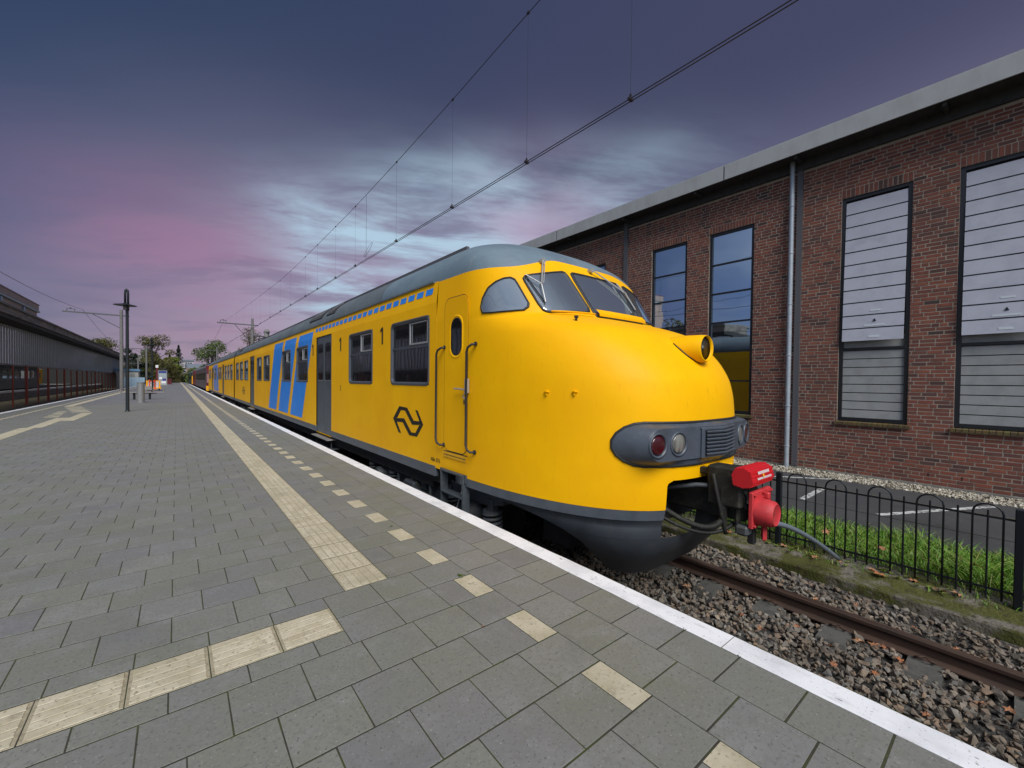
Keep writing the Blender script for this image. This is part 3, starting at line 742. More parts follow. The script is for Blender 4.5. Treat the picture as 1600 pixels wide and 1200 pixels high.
# ------------------------------------------------------------------ hooped iron fence
FX = 6.0
fence = thing('hooped_fence', (FX, 2, -.62), 'black iron bow-top fence on the mossy kerb between track and car park', 'fence')
PP = 1.955
for k in range(-1, 8):
    y = .03 + PP * k
    p = MB().bbox(FX - .03, FX + .03, y - .03, y + .03, -.75, .285, .006).build('post', M['iron'], fence)
    if k == 7: break
    MB().box(FX - .006, FX + .006, y + .03, y + PP - .03, .165, .185).build('rail', M['iron'], fence)
    MB().box(FX - .006, FX + .006, y + .03, y + PP - .03, -.515, -.495).build('rail', M['iron'], fence)
    st = PP / 20
    for i in range(1, 20):
        yy = y + st * i
        if i % 4 == 1:
            c = yy + st; pts_ = [(FX + .001, yy, -.60), (FX + .001, yy, .18)]
            for q in range(9):
                a = PI - PI * q / 8; pts_.append((FX + .001, c + st * math.cos(a), .20 + .095 * math.sin(a)))
            pts_ += [(FX + .001, yy + 2 * st, .18), (FX + .001, yy + 2 * st, -.60)]
            MB().tube(pts_, .0085, 8).build('hoop', M['iron'], fence, smooth=True)
        elif i % 4 == 2: MB().tube([(FX, yy, -.60), (FX, yy, .235)], .0075, 8).build('bar', M['iron'], fence, angle=40)
        elif i % 4 == 0: MB().tube([(FX, yy, -.60), (FX, yy, .235)], .0085, 8).build('bar', M['iron'], fence, angle=40)

# ------------------------------------------------------------------ brick building
BX = 11.4
bld = thing('brick_building', (BX, 4, -.55), 'red-brown brick hall with tall windows and pale roof edge behind the fence', 'building')
Z0, ZTOP = -.50, 6.40
wins = []                                   # (y0, y1)
for c in (-5.0, -.3 - 3.35 + 3.35, 4.4):
    pass
PERIOD = 4.70
for k in range(-1, 8):
    wins += [(-.25 + PERIOD * k, .89 + PERIOD * k), (1.53 + PERIOD * k, 2.67 + PERIOD * k)]
WZ0, WZ1 = .636, 5.49
wall = MB()
edges = sorted([e for w in wins for e in w])
y = -7.0
for (a, b) in wins:
    wall.box(BX + .005, BX + .30, y, a, -.8, ZTOP + .3)
    wall.box(BX + .005, BX + .30, a, b, -.8, WZ0 - .08); wall.box(BX + .005, BX + .30, a, b, WZ1, ZTOP + .3); y = b
wall.box(BX + .005, BX + .30, y, 45, -.8, ZTOP + .3)
wallo = wall.build('wall', M['mortar'], bld)
MB().box(BX + .3, BX + 14, -7, 45, -.8, ZTOP + .6).build('core', M['hall_dark'], bld)
CH, CL, BH, BL = .0745, .2215, .0612, .2090
bricks = []
LIN = Z0 + math.ceil((WZ1 + .19 - Z0) / CH) * CH
def hole(y0, y1, z0, z1):
    for a, b in wins:
        if y1 > a and y0 < b and z1 > WZ0 - .085 and z0 < LIN - .01: return (a, b)
    return None
ncourse = int((ZTOP - Z0) / CH)
for r in range(ncourse):
    z = Z0 + r * CH
    y = -1.5 + (CL / 2 if r % 2 else 0) + (.06 if r % 3 == 2 else 0)
    while y < 14.2:
        half = random.random() < .13
        l = BL if not half else BL / 2 - .005
        segs = [(y, y + l)]
        h = hole(y, y + l, z, z + BH)
        if h:
            a, b = h; segs = []
            zz = z + BH / 2
            a2, b2 = (a, b)
            if y < a2 - .01: segs.append((y, a2 - (.0 if zz < WZ1 else .006)))
            if y + l > b2 + .01: segs.append((b2 + (.0 if zz < WZ1 else .006), y + l))
        for s in segs:
            if s[1] - s[0] > .006: bricks.append((s[0], s[1], z, z + BH, 0))
        y += l + .013
for a, b in wins:                            # soldier course lintels
    if a > 14 or b < -1.5: continue
    n = int((b - a) / .0745); w = (b - a) / n
    for k in range(n): bricks.append((a + k * w + .0055, a + (k + 1) * w - .0055, WZ1 + .004, LIN - CH + BH, 0))
def brick_geo(mb, b, cen=None):
    y0, y1, z0, z1, _ = b; d = random.uniform(-.002, .0025); c = .003
    cy, cz = ((y0 + y1) / 2, (z0 + z1) / 2) if cen else (0, 0)
    x0 = 0 if cen else BX
    o = [(x0 + .02, y0 - cy, z0 - cz), (x0 + .02, y1 - cy, z0 - cz), (x0 + .02, y1 - cy, z1 - cz), (x0 + .02, y0 - cy, z1 - cz)]
    i = [(x0 + d, y0 - cy + c, z0 - cz + c), (x0 + d, y1 - cy - c, z0 - cz + c), (x0 + d, y1 - cy - c, z1 - cz - c), (x0 + d, y0 - cy + c, z1 - cz - c)]
    mb.grid([o, i], closed=True); mb.add(i, [(0, 1, 2, 3)])
sc = []
for b in bricks:
    d = in_frame((BX, (b[0] + b[1]) / 2, (b[2] + b[3]) / 2), 0.0)
    c = (b[0] + b[1]) / 2
    sc.append(((b[1] - b[0]) * (b[3] - b[2]) / d ** 3 if d else 0, b))
sc.sort(key=lambda s: -s[0])
restb = MB(); bc = {}
for i, (s, b) in enumerate(sc):
    if i < 300 and s > 0:
        key = (round(b[1] - b[0], 3), round(b[3] - b[2], 3), i % 3)
        if key not in bc: m_ = MB(); brick_geo(m_, b, True); bc[key] = m_.mesh('brick')
        o = link('brick', bc[key], M['brick'], wallo); o.location = (BX, (b[0] + b[1]) / 2, (b[2] + b[3]) / 2)
    else: brick_geo(restb, b)
tag(restb.build('brickwork', M['brick'], wallo), kind='stuff')
MB().box(BX + .0, BX + .004, 14.3, 45, Z0, ZTOP).build('far_wall_face', M['wall_far'], bld)
MB().box(BX - .035, BX + .29, -7, 45, -.8, -.505).build('plinth', M['concrete'], bld)
MB().box(BX - .06, BX + .29, -7, 45, ZTOP + .001, ZTOP + .22).build('wall_plate', M['soffit'], bld)
MB().box(BX - .50, BX + 14, -7, 45, ZTOP + .222, ZTOP + .30).build('soffit', M['soffit'], bld)
y = -7
while y < 45:
    MB().box(BX - .53, BX - .50, y, y + 5.98, ZTOP + .20, ZTOP + .545).build('fascia', M['fascia'], bld); MB().box(BX - .5325, BX - .4995, y + 5.978, y + 6.002, ZTOP + .202, ZTOP + .543).build('fascia_joint', M['soffit'], bld); y += 6
MB().box(BX - .52, BX + 14, -7, 45, ZTOP + .546, ZTOP + .58).build('roof', M['fascia'], bld)
y = -6.0
while y < 45:
    MB().box(BX - .47, BX - .06, y, y + .06, ZTOP + .13, ZTOP + .221).build('soffit_rib', M['soffit'], bld); y += 2.35
def window(a, b, kind):
    x = BX + .055
    fr = MB(); t = .07
    fr.box(x - .02, x + .06, a, a + t, WZ0, WZ1); fr.box(x - .02, x + .06, b - t, b, WZ0, WZ1)
    fr.box(x - .02, x + .06, a + t, b - t, WZ0, WZ0 + t); fr.box(x - .02, x + .06, a + t, b - t, WZ1 - t, WZ1)
    f = fr.build('window', M['frame'], bld)
    n = 15; w = (b - a + .10) / n
    for k in range(n):
        MB().prism([(BX - .055, WZ0 - .085), (BX - .055, WZ0 - .03), (BX + .09, WZ0 - .002), (BX + .09, WZ0 - .085)], 'Y', a - .05 + w * k + .004, a - .05 + w * (k + 1) - .004).build('sill_brick', M['brick_sill'], f)
    if kind == 'glass':
        nb = 6; hgt = (WZ1 - WZ0 - 2 * t) / nb
        for k in range(nb):
            z0 = WZ0 + t + hgt * k
            MB().add([(x + .02, a + t, z0), (x + .02, b - t, z0), (x + .02, b - t, z0 + hgt), (x + .02, a + t, z0 + hgt)], [(0, 1, 2, 3)]).build('pane', M['glass_bld'], f, out=(-1, 0, 0))
            if k:
                br = MB().box(x - .005, x + .03, a + t, b - t, z0 - .022, z0 + .022)
                for q in range(5): br.lathe([(.006, 0), (.006, -.004)], (x - .005, a + t + .1 + (b - a - .3) * q / 4, z0), 'X', 6)
                br.build('glazing_bar', M['frame'], f)
    else:
        zm = WZ0 + (WZ1 - WZ0) * .315
        MB().box(x + .04, x + .05, a + t, b - t, WZ0 + t, WZ1 - t).build('backing', M['frame'], f)
        n = 8; h = (zm - WZ0 - t) / n
        for k in range(n):
            z = WZ0 + t + h * k
            MB().prism([(x + .012, z + .004), (x + .012, z + h - .014), (x + .030, z + h - .014), (x + .030, z + .004)], 'Y', a + t + .003, b - t - .003).build('slat', M['shutter_low'], f)
        br = MB().box(x - .012, x + .05, a + t, b - t, zm, zm + .055)
        for q in range(4): br.lathe([(.007, 0), (.007, -.004)], (x - .012, a + t + .1 + (b - a - .3) * q / 3, zm + .03), 'X', 6)
        br.build('mullion', M['frame'], f)
        MB().box(x + .028, x + .035, a + t, b - t, zm + .055, zm + .30).build('fixed_panel', M['shutter_low'], f)
        z0, z1 = zm + .19, WZ1 - t - .02; n = 11; h = (z1 - z0) / n
        for k in range(n):                   # upper leaf hangs out at the bottom
            za, zb = z0 + h * k, z0 + h * (k + 1) - .026
            oa, ob = .13 * (1 - (za - z0) / (z1 - z0)), .13 * (1 - (zb - z0) / (z1 - z0))
            MB().prism([(x - oa - .006, za), (x - ob - .006, zb), (x - ob + .012, zb), (x - oa + .012, za)], 'Y', a + t + .006, b - t - .006).build('slat', M['shutter_top'], f)
            if k < n - 1: MB().prism([(x - ob + .004, zb - .003), (x - ob + .004, zb + .030), (x - ob + .018, zb + .030), (x - ob + .018, zb - .003)], 'Y', a + t + .01, b - t - .01).build('slat_joint', M['frame'], f)
        def st(y0, y1, za, zb):
            o = .13 * (1 - (za - z0) / (z1 - z0)) + .0085
            MB().box(x - o - .0015, x - o + .006, y0, y1, za, zb).build('sticker', M['sticker'], f)
        c = (a + b) / 2
        st(c - .13, c + .04, z0 + h * 2 + .06, z0 + h * 2 + .09); st(c - .20, c + .13, z0 + h + .025, z0 + h + .055); st(c - .12, c + .05, z0 + .06, z0 + .10)
        MB().prism([(c - .07, z0 + h + .12), (c - .01, z0 + h + .12), (c - .04, z0 + h + .18)], 'X', x - .13, x - .122).build('triangle_mark', M['frame'], f)
for a, b in wins:
    if b < -1 or a > 24: continue
    window(a, b, 'slats' if b < 3 else 'glass')
for k in range(-1, 8):
    y = 3.60 + PERIOD * k - (0 if k < 2 else 0)
    if y > 30 or y < -2: continue
    flat = k == 1
    if flat:
        MB().box(BX - .07, BX - .002, y - .07, y + .07, -.50, ZTOP + .2).build('downpipe', M['mast_steel'], bld)
    else:
        p = MB().tube([(BX - .10, y, -.56), (BX - .10, y, ZTOP + .22)], .052, 16).build('downpipe', M['zinc'], bld, angle=40)
        for z in (.9, 2.1, 3.3, 4.5, 5.6, -.05):
            MB().lathe([(.055, -.012), (.062, -.008), (.062, .008), (.055, .012)], (BX - .10, y, z), 'Z', 16).build('pipe_collar', M['zinc'], p)
            MB().box(BX - .05, BX, y - .012, y + .012, z - .012, z + .012).build('bracket', M['zinc'], p)
        MB().box(BX - .045, BX - .002, y - .20, y - .085, -.50, ZTOP + .2).build('channel', M['mast_steel'], bld)
for y in (1.2, 2.35, -.4, .75): MB().box(BX - .004, BX + .01, y, y + .012, -.42 + .0745, -.42 + .135).build('weep_hole', M['frame'], bld)

# ------------------------------------------------------------------ yellow train
ZT = [-.60, -.45, -.12, .16, .25, .5, .9, 1.2, 1.4, 1.6, 1.75, 1.87, 1.95, 2.02, 2.08, 2.135, 2.4, 2.708, 2.864, 2.95, 3.05, 3.17, 3.27, 3.34, 3.39, 3.42]
YT = [2.42, 2.32, 2.06, 1.97, 1.95, 1.935, 1.93, 1.945, 1.985, 2.09, 2.22, 2.36, 2.48, 2.66, 2.85, 3.05, 3.24, 3.463, 3.61, 3.70, 3.86, 4.1, 4.4, 4.75, 5.3, 6.4]
NY0 = 4.4
def pchip(xs, ys):
    xs, ys = np.array(xs, float), np.array(ys, float); h = np.diff(xs); d = np.diff(ys) / h; m = np.zeros(len(xs))
    m[0], m[-1] = d[0], d[-1]
    for i in range(1, len(xs) - 1):
        if d[i - 1] * d[i] > 0:
            w1, w2 = 2 * h[i] + h[i - 1], h[i] + 2 * h[i - 1]; m[i] = (w1 + w2) / (w1 / d[i - 1] + w2 / d[i])
    def f(x):
        x = min(max(x, xs[0]), xs[-1]); i = int(min(np.searchsorted(xs, x, 'right') - 1, len(xs) - 2)); t = (x - xs[i]) / h[i]
        return float((1 + 2 * t) * (1 - t) ** 2 * ys[i] + t * (1 - t) ** 2 * h[i] * m[i] + t * t * (3 - 2 * t) * ys[i + 1] + t * t * (t - 1) * h[i] * m[i + 1])
    return f
_k = ZT.index(2.135); _j = ZT.index(2.708)
_lo, _hi = pchip(ZT[:_k + 1], YT[:_k + 1]), pchip(ZT[_j:], YT[_j:])
def tipY(z):
    if z <= 2.135: return _lo(z)
    if z <= 2.708: return 3.05 + (z - 2.135) / .573 * .413
    return _hi(z)
def halfW(z):
    if z < .16: return 1.45 - .58 * min(1, (.16 - z) / .61) ** 1.25
    if z < 2.2: return 1.45
    if z < 2.72: return 1.45 - .03 * (z - 2.2) / .52
    return 1.42 * math.sqrt(max(0, 1 - ((z - 2.72) / .70) ** 2))
def plan(z, s):
    """point on the nose at height z; s = 0 at the side, 1 at the tip"""
    y0 = max(NY0, tipY(z) + .8); e = min(1, max(0, (.10 - z) / .5)) * 2.2      # squarer towards the foot of the apron
    return halfW(z) * max(0, 1 - s ** (2.5 + e)) ** (1 / (3 + e)), y0 - (y0 - tipY(z)) * s
def s_of_a(a, z):
    e = min(1, max(0, (.10 - z) / .5)) * 2.2
    return max(0, 1 - min(1, abs(a) / max(1e-6, halfW(z))) ** (3 + e)) ** (1 / (2.5 + e))
def s_of_y(y, z):
    y0 = max(NY0, tipY(z) + .8); return min(1, max(0, (y0 - y) / (y0 - tipY(z))))
def nose(a, z):
    s = s_of_a(a, z); return Vector((TRK - a, plan(z, s)[1], z))
def nose_side(y, z, sg=1):
    a = plan(z, s_of_y(y, z))[0]; return Vector((TRK - sg * a, y, z))
def col_s(n, smax=1.0):
    th = math.asin(min(1, smax)); return [math.sin(th * (1 - (1 - i / n) ** 1.5)) if smax >= 1 else math.sin(th * i / n) for i in range(n + 1)]
def z_brow(s):                                # roof paint line rises over the windscreens
    r = max(0, 1 - s ** 2.5) ** (1 / 3); t = min(1, max(0, (.86 - r) / .5)); t = t * t * (3 - 2 * t)
    return 2.705 + .165 * t
def level(z, s):
    zb = z_brow(s)
    if z <= 2.40 or z >= 3.25: return z
    if z <= 2.72: return 2.40 + (z - 2.40) / .32 * (zb - 2.40)
    return zb + (z - 2.72) / .53 * (3.25 - zb)
def half_row(z, n, yend, smax=1.0, warp=True):
    row = [(halfW(z), yend, z)] if yend > max(NY0, tipY(z) + .8) else []
    for s in col_s(n, smax):
        zz = level(z, s) if warp else z
        a, y = plan(zz, s); row.append((a, y, zz))
    if not row or len(row) == n + 1: row = [row[0]] + row
    return row
def full_row(z, n, yend):
    h = half_row(z, n, yend); L = [(TRK - a, y, q) for a, y, q in h]; R = [(TRK + a, y, q) for a, y, q in h]
    return L + R[::-1][1:]
train = thing('yellow_train', (TRK, 3, RAIL_Z), 'yellow two-car electric train with blue bands and rounded nose at the platform', 'train')
NC = 40; YB = 4.92
# nose shell (above the coupler opening)
CUT_A, CUT_Z, CUT_B = .669, .52, -.02
zs = list(np.linspace(CUT_Z, 1.3, 14)) + list(np.linspace(1.36, 2.0, 22)) + list(np.linspace(2.02, 2.135, 9)) + list(np.linspace(2.16, 2.72, 16))
cab = MB().grid([full_row(z, NC, YB) for z in zs])
for sg in (-1, 1):
    rows = []
    for z in np.linspace(.25, CUT_Z, 12):
        ac = CUT_A
        if z > CUT_Z - .06: ac = CUT_A - .06 + math.sqrt(max(0, .06 ** 2 - (z - CUT_Z + .06) ** 2))
        rows.append([(TRK - sg * a, y, q) for a, y, q in half_row(z, 26, YB, s_of_a(ac, z), False)])
    cab.grid(rows)
cabo = cab.build('cab_shell', M['yellow'], train, smooth=True)
# cab roof
zr = [2.72 + .70 * math.sin(PI / 2 * k / 22) for k in range(22)]
rf = MB().grid([full_row(z, NC, 6.9) for z in zr])
rfo = rf.build('cab_roof', M['roof'], train, smooth=True)
# grey band under the paint and the apron
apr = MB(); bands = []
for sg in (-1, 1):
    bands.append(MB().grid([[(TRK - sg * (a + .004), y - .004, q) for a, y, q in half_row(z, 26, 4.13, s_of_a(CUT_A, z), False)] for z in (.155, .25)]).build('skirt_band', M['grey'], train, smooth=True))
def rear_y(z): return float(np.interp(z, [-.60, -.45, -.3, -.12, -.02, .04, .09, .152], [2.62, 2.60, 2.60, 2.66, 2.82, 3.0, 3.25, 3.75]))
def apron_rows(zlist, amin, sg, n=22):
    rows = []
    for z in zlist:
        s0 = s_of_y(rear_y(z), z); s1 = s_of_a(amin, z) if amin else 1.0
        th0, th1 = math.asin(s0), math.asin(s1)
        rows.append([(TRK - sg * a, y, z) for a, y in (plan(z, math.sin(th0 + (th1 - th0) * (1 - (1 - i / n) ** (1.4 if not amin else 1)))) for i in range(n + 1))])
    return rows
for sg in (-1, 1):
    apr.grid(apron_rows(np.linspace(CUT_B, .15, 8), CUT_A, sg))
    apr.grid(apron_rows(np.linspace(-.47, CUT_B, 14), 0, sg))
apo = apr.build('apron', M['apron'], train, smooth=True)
# cab glazing
def patch(outline, fn, offs, scale_rings, name, m, parent, smooth=True):
    c = (sum(p[0] for p in outline) / len(outline), sum(p[1] for p in outline) / len(outline))
    def nrm(u, v):
        e = .004; p0 = fn(u, v); du = fn(u + e, v) - p0; dv = fn(u, v + e) - p0; nn = du.cross(dv).normalized()
        if nn.dot(Vector((0, 0, CAM_H)) - p0) < 0 and fn is not None: nn = -nn
        out = p0 - Vector((TRK, 4.6, 1.8))
        return nn if nn.dot(out) > 0 else -nn
    rows = []
    for sc_, off in zip(scale_rings, offs):
        rows.append([fn(c[0] + (p[0] - c[0]) * sc_, c[1] + (p[1] - c[1]) * sc_) + nrm(c[0] + (p[0] - c[0]) * sc_, c[1] + (p[1] - c[1]) * sc_) * off for p in outline])
    mb = MB().grid(rows, closed=True)
    if scale_rings[-1] < .1: mb.add(rows[-1], [tuple(range(len(outline)))])
    return mb.build(name, m, parent, smooth=smooth, out=nrm(*c))
def subdiv(o, n=3):
    out = []
    for i in range(len(o)):
        a, b = o[i], o[(i + 1) % len(o)]
        out += [(a[0] + (b[0] - a[0]) * k / n, a[1] + (b[1] - a[1]) * k / n) for k in range(n)]
    return out
def cab_window(outline, fn, name):
    o = subdiv(outline)
    r = .93
    g = patch(o, fn, [.0, .014, .016, .004], [1.02, 1.01, .955, .935], name, M['rubber'], train)
    patch(o, fn, [.005, .006, .006, .006, .006, .006], [.95, .8, .6, .4, .2, .001], 'pane', M['glass_cab'], g)
    return g
QW = [(3.948, 2.249), (3.937, 2.351), (3.883, 2.464), (3.805, 2.530), (3.730, 2.566), (3.676, 2.571), (3.633, 2.546), (3.589, 2.487), (3.497, 2.354), (3.428, 2.255), (3.417, 2.210), (3.442, 2.174), (3.558, 2.169), (3.778, 2.167), (3.915, 2.175)]
LP = [(1.099, 2.559), (1.071, 2.592), (1.002, 2.612), (.759, 2.664), (.590, 2.701), (.548, 2.692), (.528, 2.644), (.495, 2.235), (.515, 2.185), (.56, 2.175), (.983, 2.150), (1.013, 2.152), (1.045, 2.173), (1.065, 2.248), (1.099, 2.519)]
CP = [(.455, 2.69), (.42, 2.712), (.2, 2.716), (-.2, 2.716), (-.42, 2.712), (-.455, 2.69), (-.465, 2.6), (-.455, 2.18), (-.43, 2.140), (-.2, 2.138), (.2, 2.138), (.43, 2.140), (.455, 2.18), (.465, 2.6)]
cab_window(QW, lambda y, z: nose_side(y, z, 1), 'quarter_window'); cab_window(QW, lambda y, z: nose_side(y, z, -1), 'quarter_window')
cab_window(LP, nose, 'windscreen'); cab_window([(-a, z) for a, z in LP], nose, 'windscreen'); cab_window(CP, nose, 'windscreen')
def onose(a, z, off=.03):
    p = nose(a, z); e = .01
    nn = (nose(a + e, z) - p).cross(nose(a, z + e) - p).normalized()
    if nn.y > 0: nn = -nn
    return p + nn * off
def wiper(piv, elbow, top, bot):
    w = MB().tube([onose(*piv, .05), onose(*elbow, .055)], .009, 6).tube([onose(piv[0] - .03, piv[1], .04), onose(elbow[0] - .025, elbow[1] + .01, .045)], .006, 6)
    w.tube([onose(*top, .035), onose(*elbow, .05), onose(*bot, .035)], .008, 6)
    w.lathe([(.03, -.03), (.03, .03)], onose(*piv, .03), 'Y', 10)
    wo = w.build('wiper', M['steel'], train, smooth=False)
    MB().tube([onose(top[0], top[1], .022), onose(bot[0], bot[1], .022)], .007, 4).build('blade', M['rubber'], wo)
wiper((.80, 2.79), (.965, 2.46), (1.07, 2.58), (1.00, 2.25)); wiper((.02, 2.80), (-.40, 2.52), (-.36, 2.68), (-.42, 2.31))
MB().tube([onose(1.0 - .5 * k / 8, 2.128, .035) for k in range(9)], .010, 6).build('sill_bar', M['yellow'], train, smooth=True)
fl = MB().grid([[onose(.44 - .88 * k / 10, z, o_) for k in range(11)] for z, o_ in ((2.125, .02), (2.13, .05), (2.20, .045), (2.205, .03))]); fl.build('sun_flap', M['yellow'], train)
MB().tube([onose(.44 - .88 * k / 10, 2.11, .012) for k in range(11)], .006, 5).build('sill_seal', M['rubber'], train)
for y, z in ((2.949, 1.308), (2.67, 1.314)):
    p = nose_side(y, z); MB().bbox(p.x - .03, p.x + .02, y - .022, y + .022, z - .008, z + .008, .003).cbox((p.x - .015, y, z - .02), (.02, .012, .03)).build('hook', M['yellow'], train)
p = nose(.956, 2.029); MB().lathe([(.012, 0), (.012, .03), (.022, .03), (.022, .05)], p, 'Z', 8).build('washer_jet', M['oily'], train)
# headlamp pod on the bonnet
rings = []
for y, rx, rz, cz in ((2.05, .117, .117, 1.757), (2.022, .128, .126, 1.757), (2.035, .138, .133, 1.755), (2.10, .155, .143, 1.752), (2.2, .185, .156, 1.742), (2.35, .225, .168, 1.728), (2.65, .28, .175, 1.71)):
    rings.append([(TRK + rx * math.cos(2 * PI * k / 28), y, cz + rz * math.sin(2 * PI * k / 28)) for k in range(28)])
pod = MB().grid(rings, closed=True).build('headlamp_pod', M['yellow'], train, smooth=True)
MB().lathe([(.118, .0), (.09, .012), (.05, .03), (.01, .036)], (TRK, 2.055, 1.757), 'Y', 24).build('headlamp', M['lens_dark'], pod, smooth=True)
def pod_meet(k):
    for i in range(1, len(rings) - 1):
        for q in range(12):
            p_ = Vector(rings[i][k]).lerp(Vector(rings[i + 1][k]), q / 12)
            if p_.y >= nose(p_.x - TRK, p_.z).y - .002: return p_
    return Vector(rings[-1][k])
MB().tube([pod_meet(k % 28) + Vector((0, -.008, .004)) for k in range(12, 31)], .006, 6).build('pod_seal', M['rubber'], pod, smooth=True)
# light cluster across the nose
def pill(hw, hz, zc, n=9):
    out = []
    for k in range(n + 1): a = PI / 2 + PI * k / n; out.append((-(hw - hz) + hz * math.cos(a), zc + hz * math.sin(a)))
    m = 14
    bot = [(-(hw - hz) + 2 * (hw - hz) * k / m, zc - hz) for k in range(1, m)]
    r = []
    for k in range(n + 1): a = -PI / 2 + PI * k / n; r.append(((hw - hz) + hz * math.cos(a), zc + hz * math.sin(a)))
    top = [((hw - hz) - 2 * (hw - hz) * k / m, zc + hz) for k in range(1, m)]
    return out + bot + r + top
def face_y(a): return 1.845 + .175 * abs(a)
base = [onose(a, z, -.005) for a, z in pill(1.055, .192, .85)]
basep = [onose(a, z, .012) for a, z in pill(1.055, .192, .85)]
mid = [Vector((TRK - a, face_y(a) + .02, z)) for a, z in pill(1.0, .158, .86)]
front = [Vector((TRK - a, face_y(a), z)) for a, z in pill(.985, .146, .86)]
unit = MB().grid([base, basep, mid, front], closed=True)
upper = [q for q in front]
# V-shaped front face: fan in vertical strips
fp = pill(.985, .146, .86)
xs = sorted(set([round(a, 4) for a, z in fp] + [0.0]))
rows = []
for a in xs:
    h = .146 if abs(a) <= .985 - .146 else math.sqrt(max(0, .146 ** 2 - (abs(a) - .985 + .146) ** 2))
    rows.append([(TRK - a, face_y(a), .86 + h), (TRK - a, face_y(a), .86 - h)])
unit.grid(rows)
unito = unit.build('light_cluster', M['lampgrey'], train, angle=35)
MB().tube([onose(a, z, .006) for a, z in pill(1.056, .195, .85)], .014, 6, closed=True).build('seal', M['rubber'], unito, smooth=True)
for a, mm in ((.885, 'lens_red'), (.629, 'lens_white'), (-.629, 'lens_white'), (-.885, 'lens_red')):
    ang = math.atan(.175) * (-1 if a > 0 else 1); c = Vector((TRK - a, face_y(a), .862))
    R = Matrix.Translation(c) @ Matrix.Rotation(ang, 4, 'Z')
    rim = MB().lathe([(.112, .0), (.110, -.012), (.098, -.012), (.090, .002)], (0, 0, 0), 'Y', 28)
    rim.v = [tuple(R @ Vector(v)) for v in rim.v]; rim.f = [f for f in rim.f if len(f) == 4]
    ro = rim.build('lamp', M['lampgrey'], unito, smooth=True)
    le = MB().lathe([(.092, -.001), (.07, -.006), (.035, -.010), (.004, -.0115)], (0, 0, 0), 'Y', 28)
    le.v = [tuple(R @ Vector(v)) for v in le.v]
    le.build('tail_lens' if mm == 'lens_red' else 'lamp_lens', M[mm], ro, smooth=True) if False else le.build('lens', M[mm], unito, smooth=True)
gp = MB().grid([[(TRK - a, face_y(a) - .012, z) for a in (-.34, 0, .34)] for z in (.715, .985)])
gp.grid([[(TRK - a, face_y(a) - o_, z) for a in (-.345, 0, .345)] for z, o_ in ((.985, .012), (.995, 0))]); gp.grid([[(TRK - a, face_y(a) - o_, z) for a in (-.345, 0, .345)] for z, o_ in ((.715, .012), (.705, 0))])
gpo = gp.build('grille', M['lampgrey'], unito)
for k in range(7):
    z = .745 + k * .0345
    g = MB().grid([[(TRK - a, face_y(a) - .013 - o_, z + dz) for a in (-.29, 0, .29)] for dz, o_ in ((-.012, .0), (-.008, .016), (.004, .022), (.011, .012), (.012, .0))])
    g.build('louvre', M['lampgrey'], unito)
    MB().grid([[(TRK - a, face_y(a) - .0135, z + dz) for a in (-.292, 0, .292)] for dz in (.013, .0215)]).build('louvre_gap', M['rubber'], unito)
MB().bbox(TRK - .22, TRK + .10, 1.80, 1.96, .605, .635, .006).build('step_plate', M['yellow'], train)
# coupler with red covers
MB().box(TRK - .64, TRK + .64, 2.32, 3.2, .0, .53).build('pocket_shade_block', M['under'], train)  # solid black block; shade inside the opening put into its colour
cp = MB().bbox(TRK - .19, TRK + .10, 1.56, 2.6, .17, .46, .02).bbox(TRK - .30, TRK - .10, 1.56, 1.86, .30, .66, .02).bbox(TRK - .27, TRK + .12, 1.60, 2.0, .56, .62, .01)
cp.tube([(TRK - .26, 1.66, .60), (TRK - .22, 1.53, .42), (TRK - .24, 1.52, .36)], .016, 6).tube([(TRK - .24, 1.60, .62), (TRK - .20, 1.55, .30)], .02, 6)
cp.tube([(TRK - .27, 1.72, .45), (TRK - .26, 1.72, .14)], .035, 8).tube([(TRK - .2, 1.62, .35), (TRK - .2, 1.62, .12)], .03, 8)
cpo = cp.build('coupler', M['oily'], train)
MB().tube([(TRK - .62, 2.5, .33), (TRK - .3, 1.95, .45), (TRK - .2, 1.7, .47)], .022, 8).build('pipe', M['under_lit'], cpo, smooth=True)
def curve(a, b, c, n=14):
    a, b, c = Vector(a), Vector(b), Vector(c); return [a * (1 - t) ** 2 + b * 2 * t * (1 - t) + c * t * t for t in [i / n for i in range(n + 1)]]
for q in (((TRK - .55, 2.4, .34), (TRK - .42, 1.75, -.06), (TRK - .27, 1.72, .20), .026), ((TRK - .6, 2.4, .26), (TRK - .45, 1.80, -.10), (TRK - .18, 1.66, .14), .017), ((TRK - .30, 1.80, .58), (TRK - .36, 1.72, .35), (TRK - .25, 1.70, .05), .018)):
    MB().tube(curve(*q[:3]), q[3], 8).build('hose', M['hose'], cpo, smooth=True)
MB().bbox(TRK - .27, TRK - .16, 1.51, 1.62, .07, .16, .02).build('catch_block', M['under_lit'], cpo)
oc = [(1.450, .57), (1.470, .525), (1.53, .51), (1.605, .525), (1.62, .61), (1.59, .67), (1.525, .68), (1.468, .65)]
cv = MB().prism(oc, 'X', TRK - .34, TRK + .13).build('cable_cover', M['red_gloss'], cpo)
for (y0, z0), (y1, z1) in zip(oc, oc[1:] + oc[:1]):
    for t in (.12, .5, .88):
        if z0 < .50 and z1 < .53: continue
        y_, z_ = y0 + (y1 - y0) * t, z0 + (z1 - z0) * t
        MB().tube([(TRK - .338, y_, z_), (TRK + .128, y_, z_)], .007, 5).build('rib', M['red_gloss'], cv)
